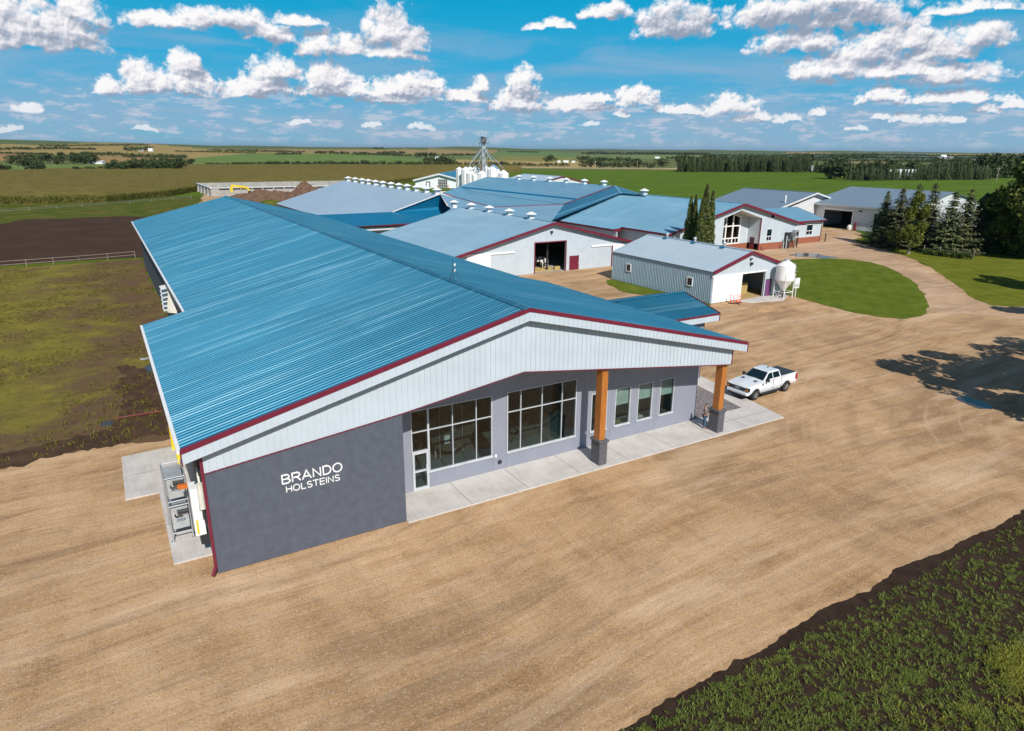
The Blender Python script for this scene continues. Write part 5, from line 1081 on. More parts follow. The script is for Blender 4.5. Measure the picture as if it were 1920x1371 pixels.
m = MB(); m.beam(e0, e1, .9, .8); m.beam(e1, e2, .6, .7); m.beam(e2, e3, .6, .75); m.build('boom', 'yellow_paint', T, bevel=.08); m = MB(); m.beam(e3, e4, .5, .6); m.build('stick', 'yellow_paint', T); m = MB(); m.box(e4.x-.5,231.5,e4.z-.9,e4.x+.5,232.5,e4.z); m.build('bucket', 'dark_metal', T, bevel=.1)
# ================================================================== FENCES
def fence(name, label, pts, h, sp, mat, rails=2, r=.05, rr=.03):
    T = thing(name, (*pts[0][:2], 0), label, 'fence')
    P_ = [Vector((*p[:2], 0)) for p in pts]; cnt = 0
    for a, b_ in zip(P_[:-1], P_[1:]):
        for k in range(rails): z = h*(1-.45*k)-.08; MB().beam(a+Vector((0,0,z)), b_+Vector((0,0,z)), rr*1.2, rr*3).build('rail', mat, T)
        L = (b_-a).length; n = max(1, int(L/sp))
        for i in range(n+1):
            if cnt < 90: q = a.lerp(b_, i/n); o = MB().cyl(q, q+Vector((0,0,h)), r, r, 7).build('post', mat, T); cnt += 1
fence('rail_fence', 'pale two rail fence between the weedy ground and the black soil', [(-70,96),(-16.4,98.3),(-6,99.3),(1.9,100.8)], 1.2, 2.9, 'weathered_wood', rr=.022)
fence('wire_fence', 'thin white fence along the grass strip before the cornfield', [(-95,210),(-25.4,206),(0,222),(27,244)], 1.0, 7, 'galvanised', 2, .04, .014)
# ================================================================== CORN
def corn():
    a = [at(-260,389,0), at(0,383.5,0), at(200,380.5,0), at(320,368.5,0), at(380,359.5,0)]
    nx, ny = 220, 150; V = []; Fc = []
    def front(t):
        k = t*4.0; 
        pts = [(-130,236),(-28.5,241.4),(0.4,236.5),(21.6,260),(36,292)]; i = min(3, int(k)); f = k-i; return pts[i][0]*(1-f)+pts[i+1][0]*f, pts[i][1]*(1-f)+pts[i+1][1]*f
    # columns fan outwards from the camera
    azs = np.linspace(-22, 31.5, nx+1)
    for i in range(nx+1):
        a_ = radians(azs[i])
        # near distance by azimuth
        dgs = azs[i]; 
        near = np.interp(dgs, [-22,-5.6,.6,4.7,6.9,8.2,12,20.5,22.6,24.5,31.5], [285,271,265,289,322,330,330,352,390,420,560])
        fr = np.interp(dgs, [-22,-4,2,6,31.5], [500,560,660,690,700])
        for j in range(ny+1):
            r = near+(fr-near)*(j/ny)**1.3; x = CP.x+r*sin(a_); y = CP.y+r*cos(a_)
            z = 2.25+.25*mnoise.noise(Vector((x*.3,y*.3,0)))+.35*mnoise.noise(Vector((x*.02,y*.02,4)))+.14*sin(y*2.2)
            if j == 0 or i in (0, nx): z = -.04
            if j == 1: rr = near+.4; x = CP.x+rr*sin(a_); y = CP.y+rr*cos(a_); z = 2.0+.2*mnoise.noise(Vector((x*.9,y*.9,0)))
            V.append((x, y, z))
    for i in range(nx):
        for j in range(ny): q = i*(ny+1)+j; Fc.append((q,q+ny+1,q+ny+2,q+1))
    m = MB(); m.add(V, Fc)
    props(m.build('corn_field', 'corn_top', smooth=False), 'brownish ripe cornfield filling the ground beyond the barns', 'cornfield', kind='stuff')
    m = MB()
    for k in range(26000):
        dg = rnd.uniform(-9, 26); near = np.interp(dg, [-22,-5.6,.6,4.7,6.9,8.2,12,20.5,22.6,24.5,31.5], [285,271,265,289,322,330,330,352,390,420,560]); r = near+abs(rnd.gauss(0, 1))*3-1; a_ = radians(dg); x = CP.x+r*sin(a_); y = CP.y+r*cos(a_); z = rnd.uniform(.1,2.3); t_ = rnd.uniform(0,2*pi); l = rnd.uniform(.3,.6); w_ = .07
        dx, dy = cos(t_), sin(t_); m.add([(x-dy*w_,y+dx*w_,z-.2),(x+dy*w_,y-dx*w_,z-.2),(x+dx*l,y+dy*l,z+.35)], [(0,1,2)])
    props(m.build('corn_edge', 'corn_leaf'), 'leafy green edge of the cornfield facing the farm', 'corn', kind='stuff')
corn()
# ================================================================== TREES
def leafquads(m, pts, size, rn, flat=0):
    for p in pts:
        s = size*rn.uniform(.6, 1.3); a = Vector((rn.gauss(0,1), rn.gauss(0,1), rn.gauss(0,1)*(1-flat))).normalized(); b_ = a.cross(Vector((rn.gauss(0,1), rn.gauss(0,1), rn.gauss(0,1)))).normalized()
        p = Vector(p); m.add([p-a*s, p+b_*s*.6, p+a*s, p-b_*s*.6], [(0,1,2,3)])
def spruce_mesh(h, r, seed, nb=26, leaf='spruce_leaf', dens=1.0, base=.03):
    rn = random.Random(seed); m = MB(); lv = int(nb*1.5)
    lean = (rn.uniform(-.02,.02), rn.uniform(-.02,.02))
    for i in range(lv):
        t = (i+rn.uniform(-.4,.4))/lv; t = min(.985, max(0, t)); z = h*(base+(1-base)*t); R_ = r*(1-t)**.9+.10; k = max(4, int((5+9*(1-t))*dens)); a0 = rn.uniform(0, 6.28)
        for j in range(k):
            a = a0+2*pi*j/k+rn.uniform(-.35,.35); L = R_*rn.uniform(.6, 1.18); sag = rn.uniform(.22,.42); n_ = max(5, int(L/.13))
            for s_ in range(n_):
                q = (s_+rn.random())/n_; q = q**.75; wd = (1-q*.8)*L*.30; sd = rn.uniform(-wd, wd)
                x = L*q*cos(a)-sin(a)*sd; y = L*q*sin(a)+cos(a)*sd; zz = z-sag*L*q+.24*L*q*q+rn.uniform(-.16,.10)-abs(sd)*.3
                s2 = rn.uniform(.10,.20)*(1.0+.25*r/3); dx, dy = cos(a+rn.uniform(-.7,.7)), sin(a+rn.uniform(-.7,.7)); c = Vector((x+lean[0]*z, y+lean[1]*z, zz))
                m.add([c-Vector((dy,-dx,0))*s2*.7, c+Vector((dx*s2*1.7, dy*s2*1.7, -s2*rn.uniform(.2,.9))), c+Vector((dy,-dx,0))*s2*.7, c+Vector((-dx*s2*.4, -dy*s2*.4, s2*.6))], [(0,1,2,3)])
    m.cyl((lean[0]*h,lean[1]*h,h*.93),(lean[0]*h,lean[1]*h,h*1.02),.04,.015,5); return m
def tree_thing(name, label, cat, crown_mb, leafm, trunk, group=None):
    T = thing(name, (0,0,0), label, cat, group); crown_mb.build('crown', leafm, T, local=True); trunk.build('trunk', 'trunk', T, local=True); return T
def spruce(h, r, seed, label, **kw): return tree_thing('spruce_tree', label, 'tree', spruce_mesh(h, r, seed, **kw), 'spruce_leaf', MB().cyl((0,0,-.1),(0,0,h*.9),.2,.03,8))
SPR = [(1650,456,357,13,'leftmost dark spruce beside the workshop bays'),(1676,461,350,15,'second dark spruce from the workshop end of the row'),
 (1707,452,342,12,'slim dark spruce rising behind the green pine'),(1736,458,340,14,'tall dark spruce right of the green pine'),
 (1768,472,355,17,'spruce in front of the white workshop gable, left of two'),(1800,470,352,16,'spruce in front of the white workshop gable, right of two'),
 (1830,468,358,13,'dark spruce left of the big dark broadleaf tree'),(1848,462,352,12,'grey green spruce top next to the big dark broadleaf tree')]
for i, (u, vb, vt, rp, lb) in enumerate(SPR):
    q = at(u, vb+3); d = ray(u, vt); k = sqrt((q.x-CP.x)**2+(q.y-CP.y)**2)/sqrt(d.x**2+d.y**2); h = (CP+d*k).z
    r = h*(.36+.03*(i % 3)); T = spruce(h, r, 11+i, lb, nb=24, dens=1.15); T.location = (q.x, q.y, 0); T['group'] = 'dark spruces before the workshop'
def crown_pts(rn, n, lobes):
    out = []
    for _ in range(n):
        c, r = rn.choice(lobes); v = Vector((rn.gauss(0,1), rn.gauss(0,1), rn.gauss(0,1))).normalized()*(rn.uniform(.55,1.0)**.6); out.append((c[0]+v.x*r[0], c[1]+v.y*r[1], c[2]+v.z*r[2]))
    return out
def broadleaf(h, w_, seed, label, leaf='dark_leaf', n=9000, size=.28, name='broadleaf_tree', lobes_n=22, low=.12, group=None, zmin=None):
    rn = random.Random(seed); lobes = []
    for i in range(lobes_n):
        t = rn.uniform(low, .95); rad = w_/2*sin(pi*min(1, (t-low*.3)*.95))**.6*rn.uniform(.2,.8); a = rn.uniform(0, 6.28); s = w_*rn.uniform(.13,.22); lobes.append(((rad*cos(a), rad*sin(a), h*t), (s, s, s*.8)))
    m = MB(); leafquads(m, crown_pts(rn, n, lobes), size, rn)
    tr = MB().cyl((0,0,-.1),(0,0,h*.6),w_*.035,w_*.015,9)
    for c, r in lobes[:9]: tr.cyl((0,0,h*rn.uniform(.15,.45)), (c[0]*.8,c[1]*.8,c[2]), w_*.012, w_*.005, 6)
    T = thing(name, (0,0,0), label, 'tree', group); m.build('crown', leaf, T, local=True); tr.build('trunk', 'trunk', T, local=True); return T
# green pine in the lawn
q = at(1703, 476); PT = thing('pine_tree', (0,0,0), 'yellow green pine with bare lower trunk in front of the spruces', 'tree'); pm = spruce_mesh(8.0, 3.3, 91, nb=4)
m = MB(); rn = random.Random(4); lob = []
for i in range(26): t = rn.uniform(0,1); a = rn.uniform(0,6.28); rr = 3.1*(1-t)**.7*rn.uniform(.3,1); lob.append(((rr*cos(a),rr*sin(a),1.9+t*6.6),(.95*(1.25-t),.95*(1.25-t),.9*(1.2-.6*t))))
leafquads(m, crown_pts(rn, 7500, lob), .17, rn); m.build('crown', 'pine_leaf', PT, local=True); m = MB().cyl((0,0,-.1),(.2,0,5.5),.2,.06,8); m.cyl((.5,.3,-.1),(.2,.1,4.2),.13,.06,8); [m.cyl((.1,0,1.5+i*.4),(1.8*cos(i*2.1),1.8*sin(i*2.1),2.6+i*.4),.06,.02,5) for i in range(8)]; m.build('trunk', 'birch', PT, local=True); PT.location = (q.x,q.y,0); PT.scale = (1.32,1.32,1.25)
T = broadleaf(17, 17, 5, 'huge dark broadleaf tree filling the right edge behind the lawn', n=26000, size=.42, lobes_n=46, low=.05); q = at(1895, 482); T.location = (q.x+4, q.y-3, 0)
T = broadleaf(11, 10, 15, 'lower dark broadleaf tree left of the huge one at the right edge', n=11000, size=.38, lobes_n=26, low=.03); q = at(1858, 478); T.location = (q.x+4, q.y+1, 0)
T = broadleaf(11, 9, 25, 'dark broadleaf tree reaching in at the right edge over the lawn', n=9000, size=.36, lobes_n=24, low=.03); T.location = (107.5, 9.5, 0)
T = broadleaf(9, 8, 26, 'dark broadleaf tree outside the right edge above the drive', n=7000, size=.36, lobes_n=22, low=.06); T.location = (88.5, -1.5, 0)
T = broadleaf(10, 9, 27, 'broadleaf tree outside the right edge beyond the drive shadow', n=8000, size=.36, lobes_n=22, low=.06); T.location = (98.5, -1.5, 0)
# trees outside the frame that throw the long shade on the yard
for i, (x, y, h, w_) in enumerate([(53.6,-13.2,13.2,8),(58.8,-12.6,13.5,9),(64.8,-13,12.5,9),(71,-12,12,8)]):
    T = broadleaf(h, w_, 31+i, f'roadside tree outside the right edge shading the yard, {ORD[i]} from the camera', n=6500, size=.28, lobes_n=24, low=.22); T.location = (x, y, 0)
# poplars
def poplar(h, r, seed, label):
    rn = random.Random(seed); m = MB(); pts = []
    for _ in range(5200):
        t = rn.uniform(.02,1)**.9; R_ = r*1.05*(min(1, t*6+.25)*(1-t**1.6)**.75+.03)*(1+.35*mnoise.noise(Vector((t*9, seed, 0)))); a = rn.uniform(0,6.28); q = rn.uniform(.35,1)**.5; k = 1+.35*mnoise.noise(Vector((cos(a)*1.3, sin(a)*1.3, t*h*.7+seed))); pts.append((R_*q*k*cos(a), R_*q*k*sin(a), h*t))
    leafquads(m, pts, .17, rn); T = thing('poplar_tree', (0,0,0), label, 'tree', 'columnar poplars by the office barn'); m.build('crown', 'poplar_leaf', T, local=True); MB().cyl((0,0,-.1),(0,0,h*.8),.14,.03,7).build('trunk', 'birch', T, local=True); return T
def hat(u, vt, x, y):
    d = ray(u, vt); k = sqrt((x-CP.x)**2+(y-CP.y)**2)/sqrt(d.x**2+d.y**2); return (CP+d*k).z
def onrange(u, v, dist):
    d = ray(u, v); k = dist/sqrt(d.x*d.x+d.y*d.y); return CP+d*k
for i, (u, vt, r, dist, lb) in enumerate([(1327,346,1.15,113,'tallest columnar poplar left of the office barn windows'),(1338,358,.9,114,'columnar poplar touching the tallest one on its right'),(1318,372,.85,112,'columnar poplar stem left of the tallest poplar top'),(1297,368,.85,116,'left poplar of the pair in front of the blue roof'),(1306,366,.7,117.5,'slim poplar right beside the left poplar')]):
    q = onrange(u, vt, dist); T = poplar(q.z, r, 41+i, lb); T.location = (q.x, q.y, 0)
for i, (u, dist, s, lb) in enumerate([(1288,113,1.3,'yellowish bush at the foot of the left poplars'),(1316,111,1.5,'green bush between the two groups of poplars')]):
    rn = random.Random(60+i); m = MB(); lob = [((rn.uniform(-s,s)*.6,rn.uniform(-s,s)*.6,s*rn.uniform(.4,1.4)),(s*.6,s*.6,s*.6)) for _ in range(7)]; leafquads(m, crown_pts(rn, 1500, lob), .17, rn); T = m.build('bush', 'poplar_leaf'); q = onrange(u, 450, dist); T.location = (q.x, q.y, 0); props(T, lb, 'bush')
# hedge
h0 = Vector((126.6,40.2,0)); h1 = Vector((127.8,32.2,0)); rn = random.Random(3)
for i in range(4):
    m = MB(); lob = [((rn.uniform(-1,1)*.9, rn.uniform(-1,1)*.3, rn.uniform(.35,.8)),(.45,.4,.4)) for _ in range(8)]; leafquads(m, crown_pts(rn, 1400, lob), .12, rn); T = m.build('berry_bush', 'bush_leaf'); q = h0.lerp(h1, (i+.5)/4); T.location = q; T.rotation_euler = (0,0,atan2((h1-h0).y,(h1-h0).x)); props(T, f'low green bush between the garden posts, {ORD[i]} from the left', 'bush', 'low bushes between the garden posts')
T = thing('garden_fence', h0, 'row of four pale posts with wires through low bushes', 'fence')
for k in range(4): q = h0.lerp(h1, k/3); MB().cyl(q, q+Vector((0,0,1.7)), .07,.07,7).build('post', 'weathered_wood', T)
m = MB(); [m.cyl(h0+Vector((0,0,z)), h1+Vector((0,0,z)), .012,.012,4) for z in (.7,1.2)]; m.build('wire', 'galvanised', T)
T = broadleaf(3.6, 3, 77, 'small reddish green shrub at the right end of the low bushes', leaf='bush_leaf', n=1600, size=.2, lobes_n=9, low=.1, name='shrub'); T['category'] = 'shrub'; q = at(1830,472); T.location = (q.x, q.y, 0)
# far trees
FT = {}
def far_tree(kind, i):
    key = (kind, i % 4)
    if key in FT: return FT[key]
    rn = random.Random(100+i+(50 if kind == 'spruce' else 0)); m = MB()
    if kind == 'spruce':
        for z in np.arange(.04, 1, .045):
            R_ = .24*(1-z)**.8*rn.uniform(.8,1.15)+.01
            for a in range(9): t = a*.7+rn.uniform(0,.5)+z*7; m.add([(0,0,z+.07),(R_*cos(t-.22),R_*sin(t-.22),z-.03),(R_*1.15*cos(t),R_*1.15*sin(t),z-.05),(R_*cos(t+.22),R_*sin(t+.22),z-.03)],[(0,1,2,3)])
    else:
        lob = [((rn.uniform(-.32,.32),rn.uniform(-.32,.32),rn.uniform(.25,.8)),(.24,.24,.2)) for _ in range(12)]; leafquads(m, crown_pts(rn, 520, lob), .07, rn)
    me = m.build('tmp_crown', 'far_leaf'); FT[key] = me.data; bpy.data.objects.remove(me); return FT[key]
trk = MB().cyl((0,0,-.02),(0,0,.7),.025,.012,5).build('tmp', 'trunk'); TRK = trk.data; bpy.data.objects.remove(trk)
def place_far(u, vb, hpx, kind, label, group, i, dist=None, ws=1.0):
    # ground point on the terrain under that sight line
    if dist is None:
        d = ray(u, vb); hd = sqrt(d.x*d.x+d.y*d.y); d0 = 200; dist = None
        for k in np.geomspace(200, 7500, 400):
            q = CP+d*(k/hd); g_ = hterr(q.x, q.y) if k > 640 else 0
            if q.z <= g_+.01: dist = k; break
        if dist is None: dist = 5000
    q = onrange(u, vb, dist); gz = hterr(q.x, q.y) if dist > 640 else 0; h = hpx*dist/CF*1.03
    T = bpy.data.objects.new('distant_'+kind, None); COL.objects.link(T); T.location = (q.x, q.y, gz-.05); T.rotation_euler = (0,0,i*1.7); T.empty_display_size = 1
    T.scale = (h*ws, h*ws, h); props(T, label, 'tree', group)
    c = bpy.data.objects.new('crown', far_tree(kind, i)); COL.objects.link(c); c.parent = T
    t2 = bpy.data.objects.new('trunk', TRK); COL.objects.link(t2); t2.parent = T
rn = random.Random(12); cnt = 0
BELTS = [ # u0,u1,base v0,v1,height px, n, kind, width scale, label, group
 (1272,1515,322.5,323,29,52,'spruce',1.0,'dark conifer in the dense shelterbelt across the green field','conifers of the shelterbelt across the green field'),
 (1272,1510,320.5,321,27,22,'tree',.8,'dark broadleaf tree among the shelterbelt conifers across the green field','broadleaf trees in the shelterbelt across the green field'),
 (1590,1855,339,337,23,58,'spruce',.95,'dark conifer in the long windbreak behind the workshop','conifers of the windbreak behind the workshop'),
 (1600,1850,336,334,27,26,'tree',.8,'dark broadleaf tree in the windbreak behind the workshop','broadleaf trees in the windbreak behind the workshop'),
 (1552,1585,336,337,34,3,'tree',1.15,'large rounded green tree at the left end of the windbreak','rounded trees at the left end of the windbreak'),
 (1510,1600,322,330,22,14,'spruce',.9,'conifer in the gap between the shelterbelt and the windbreak','conifers between shelterbelt and windbreak'),
 (1840,1920,335,333,36,9,'tree',1.0,'dark tree of the windbreak at the right edge','windbreak trees at the right edge'),
 (10,50,309,309,19,3,'tree',1.2,'rounded dark tree in the clump at the far left','trees in the clump at the far left'),
 (58,182,308,308,17,9,'tree',1.2,'rounded dark tree in the long clump left of the farm roof','trees in the long clump at the left'),
 (-10,25,321,321,12,3,'tree',1.3,'bush at the left edge beside the pale field strip','bushes at the left edge'),
 (52,90,322,322,18,3,'tree',1.3,'bushy tree standing alone in the pale green strip','bushy trees in the pale green strip'),
 (138,205,323,323,9,6,'tree',1.3,'low bush left of the brownish wood','low bushes left of the brownish wood'),
 (207,345,323,323,21,16,'tree',1.0,'brownish green tree of the wood behind the cornfield','trees of the brownish wood behind the cornfield'),
 (262,372,308.5,308.5,11,8,'tree',1.2,'dark tree in the row above the brownish wood','trees in the row above the brownish wood'),
 (1014,1046,303.5,303.5,13,2,'tree',1.3,'one of two rounded trees standing alone in the far fields','two rounded trees alone in the far fields'),
]
for (u0,u1,v0,v1,hp2,n_,kind,ws,lb,gp) in BELTS:
    for i in range(n_):
        t_ = (i+.5)/n_; u = u0+(u1-u0)*t_+rn.uniform(-1,1)*(u1-u0)/n_*.45; place_far(u, v0+(v1-v0)*t_+rn.uniform(-.8,.4), hp2*rn.uniform(.72,1.08), kind, lb if n_ > 16 else f'{lb}, {ORD[i]} from the left', gp, cnt, ws=ws*rn.uniform(.85,1.15)); cnt += 1
# far woods: merged masses
def wood(name, bands, label, seed):
    rn = random.Random(seed); m = MB()
    for (u0,u1,vb0,vb1,hp2) in bands:
        n_ = max(3, int((u1-u0)/hp2*1.8))
        for i in range(n_):
            t_ = (i+rn.random())/n_; u = u0+(u1-u0)*t_; vb = vb0+(vb1-vb0)*t_; d = ray(u, vb); hd = sqrt(d.x*d.x+d.y*d.y); dist = 6500
            for k in np.geomspace(640, 9000, 200):
                q = CP+d*(k/hd)
                if q.z <= hterr(q.x, q.y)+.01: dist = k; break
            q = onrange(u, vb, dist); gz = hterr(q.x, q.y); h = hp2*dist/CF*rn.uniform(.6,1.15)
            lob = [((rn.uniform(-.5,.5),rn.uniform(-.5,.5),rn.uniform(.3,.75)),(.32,.32,.28)) for _ in range(6)]
            pts = [Vector((q.x+p_[0]*h, q.y+p_[1]*h, gz+p_[2]*h)) for p_ in crown_pts(rn, 110, lob)]
            leafquads(m, pts, h*.12, rn)
    props(m.build(name, 'far_leaf'), label, 'wood', kind='stuff')
wood('distant_wood', [(0,130,282,281,5),(75,280,275,273.5,3),(130,180,281.5,282,4),(232,286,284,284,8),(0,100,289,292,4),(150,350,291,297,6),(230,350,296,298,5),(330,480,285,289,3),(390,480,283,286,3.5),(440,545,309,309,5),(385,470,309,309,4)], 'scattered tree lines on the hills at the left', 1)
wood('distant_wood', [(480,570,285,287,4),(515,565,291,291,5),(590,655,289,290,6),(660,770,291,294,6),(710,760,289,289,5),(500,690,310,311,7),(560,700,311,311,9),(690,850,311,311,9),(800,850,309,309,15),(780,820,296,296,9),(830,920,293,292,5),(850,950,311,311,8),(700,720,280.5,280.5,4)], 'tree lines across the fields behind the silos', 2)
wood('distant_wood', [(930,1065,313,313,8),(1085,1250,315,316,17),(1085,1200,303,304,9),(1090,1330,290,291,5),(1250,1330,299,300,6),(1120,1140,290,290,6),(950,1010,286,287,2.5),(1200,1330,289,291,3)], 'dark woods beyond the green field in the middle', 3)
wood('distant_wood', [(1320,1620,300,299,8),(1320,1480,293,294,4),(1480,1620,291,292,3),(1620,1920,292,295,3),(1600,1640,298,298,9),(1460,1740,303,306,6),(1740,1920,305,308,7),(1630,1900,298,299,4)], 'dark woods on the horizon at the right', 4)
# distant farm buildings
def farmhouse(u, v, wpx, hpx, label, mat='bright_white', roofm='white_far'):
    d = ray(u, v); hd = sqrt(d.x*d.x+d.y*d.y); dist = 4000
    for k in np.geomspace(400, 9000, 400):
        q = CP+d*(k/hd)
        if q.z <= (hterr(q.x, q.y) if k > 640 else 0)+.01: dist = k; break
    q = onrange(u, v, dist); s = dist/CF; w_ = wpx*s; h = hpx*s; T = thing('farm_building', (q.x, q.y, q.z), label, 'farm building', rz=-CYAW)
    m = MB(); m.box(-w_/2,-w_*.25,-.5,w_/2,w_*.25,h*.65); m.build('wall', mat, T, local=True); m = MB(); m.prism([(-w_/2-.3,-w_*.28,h*.65),(-w_/2-.3,w_*.28,h*.65),(-w_/2-.3,0,h)], (w_+.6,0,0)); m.build('roof', roofm, T, local=True)
for a in [(183,307.5,20,5,'long white barn among trees at the far left'),(283,284,7,5,'white house beside the conifers on the left hill'),(265,284,6,3,'small white shed left of the house on the left hill'),
          (1061,305,9,4,'white rounded farm shed in the far tan field'),(1048,304.5,5,3,'small white shed left of the rounded farm shed'),(1075,305,6,3,'small pale shed right of the rounded farm shed'),(1126,289,8,3,'white farmhouse among trees on the central horizon'),(1118,306,5,3,'white house at the edge of the central wood'),(1232,297,8,3,'long white building in front of the horizon wood'),
          (819,298,6,4,'white house under trees left of the silos'),(1690,336,46,15,'long white barn hidden behind the windbreak conifers'),
          (1761,298,7,3,'low white shed at the left of the white plant on the right horizon'),(1768,298,8,6,'tallest block of the white plant on the right horizon'),(1778,298,12,3,'long low white hall at the right of the plant on the right horizon')]: farmhouse(*a)
d = at(1519.5, 321); T = thing('grain_bin', (d.x,d.y,0), 'lone shiny steel grain bin at the end of the shelterbelt', 'silo'); m = MB(); m.lathe((0,0,0), [(2.2,0),(2.2,4.2)], 16); m.build('bin', 'galvanised', T, local=True); m = MB(); m.lathe((0,0,0), [(2.3,4.2),(.3,5.4),(0,5.4)], 16); m.build('cone_roof', 'galvanised', T, local=True)
def pole(u, vb, vt, label, xarm=True):
    q = at(u, vb); h = hat(u, vt, q.x, q.y); T = thing('utility_pole', (q.x,q.y,0), label, 'utility pole', rz=-CYAW); r_ = max(.16, q.length*.0005)
    MB().cyl((0,0,0),(0,0,h),r_,r_*.7,8).build('pole', 'weathered_wood', T, local=True)
    if xarm: m = MB(); m.box(-1.6,-.1,h-1.2,1.6,.1,h-.95); m.box(-1.2,-.1,h-2.2,1.2,.1,h-1.98); m.build('crossarm', 'weathered_wood', T, local=True)
pole(1868,340,313,'double crossarm power pole behind the big dark tree'); pole(1847,337,310,'plain power pole left of the double crossarm pole', False); pole(1509,322,309,'power pole at the right end of the shelterbelt'); pole(1194.5,316,301,'power pole in front of the central wood', False)
pole(545,311,297,'thin pole in the green fields left of centre', False); pole(675,311,298,'thin pole behind the cornfield in the middle', False)
# ================================================================== WEEDS
def weeds():
    rn = random.Random(21); ms = {'weed_leaf': MB(), 'dry_weed': MB()}
    n = 0
    while n < 5600:
        u = rn.uniform(1120, 1960); v = rn.uniform(955, 1400); q = at(u, v)
        if q.y > -15.7 or q.x < 3: 
            continue
        dep = -15.5-q.y; dens = .5+.5*mnoise.noise(Vector((q.x*.55,q.y*.55,2)))+.35*mnoise.noise(Vector((q.x*1.6,q.y*1.6,2)))
        yel = min(1, max(0, (dep-3.6-.12*max(0,24-q.x)+3*mnoise.noise(Vector((q.x*.35,q.y*.35,7))))/3.5))
        if dens < .88+.10*max(0,1-dep)-.55*yel and rn.random() > .06: continue
        n += 1; m = ms['dry_weed' if rn.random() < yel else 'weed_leaf']; s = rn.uniform(.35,.85)
        for b_ in range(rn.randint(6,12)):
            a = rn.uniform(0,6.28); l = s*rn.uniform(.12,.34); hz = s*rn.uniform(.04,.17)*(1+yel*.4); wd = .006+.008*s; cx_, cy_ = q.x+rn.uniform(-.05,.05), q.y+rn.uniform(-.05,.05); dx, dy = cos(a), sin(a)
            m.add([(cx_-dy*wd,cy_+dx*wd,-.01),(cx_+dy*wd,cy_-dx*wd,-.01),(cx_+dx*l*.6+dy*wd,cy_+dy*l*.6-dx*wd,hz),(cx_+dx*l*.6-dy*wd,cy_+dy*l*.6+dx*wd,hz),(cx_+dx*l,cy_+dy*l,hz*.75)], [(0,1,2,3),(3,2,4)])
    props(ms['weed_leaf'].build('weeds', 'weed_leaf'), 'green weeds sprouting from the black soil bank in the foreground', 'weeds', kind='stuff')
    props(ms['dry_weed'].build('weeds', 'dry_weed'), 'yellow green grass at the bottom right corner', 'grass', kind='stuff')
    m = MB(); k = 0
    while k < 9000:
        x = rn.uniform(-34, 2.4); y = rn.uniform(17.5, 97)
        if x > -.4 and y < 23: continue
        if .5+.5*mnoise.noise(Vector((x*.16,y*.16,2)))+.3*mnoise.noise(Vector((x*.8,y*.8,2))) < .5 and rn.random() > .06: k += .2; continue
        k += 1
        for b_ in range(5):
            a = rn.uniform(0,6.28); l = rn.uniform(.1,.35); wd = .025; hz = rn.uniform(.05,.22); dx, dy = cos(a), sin(a); x2, y2 = x+rn.uniform(-.2,.2), y+rn.uniform(-.2,.2)
            m.add([(x2-dy*wd,y2+dx*wd,-.01),(x2+dy*wd,y2-dx*wd,-.01),(x2+dx*l,y2+dy*l,hz)], [(0,1,2)])
    props(m.build('weeds', 'dry_weed'), 'patchy low weeds on the ground left of the long barn', 'weeds', kind='stuff')
weeds()
def stones():
    rn = random.Random(5); m = MB()
    for _ in range(3000):
        u = rn.uniform(-40, 1960); v = rn.uniform(800, 1400)**1.0; q = at(u, v)
        if q.y > -.5 and q.x > -4 or (q.y < -15.2 and q.x > -3): continue
        s = abs(rn.gauss(0,.007))+.008; a = rn.uniform(0,6.28); pts = [(q.x+s*cos(a+k*1.57)*rn.uniform(.7,1.2), q.y+s*sin(a+k*1.57)*rn.uniform(.7,1.2), -.03) for k in range(4)]; top = (q.x, q.y, -.03+s*.9)
        m.add(pts+[top], [(0,1,4),(1,2,4),(2,3,4),(3,0,4)])
    props(m.build('loose_stones', 'concrete_wall'), 'loose pale stones scattered over the gravel yard', 'stones', kind='stuff')
stones()
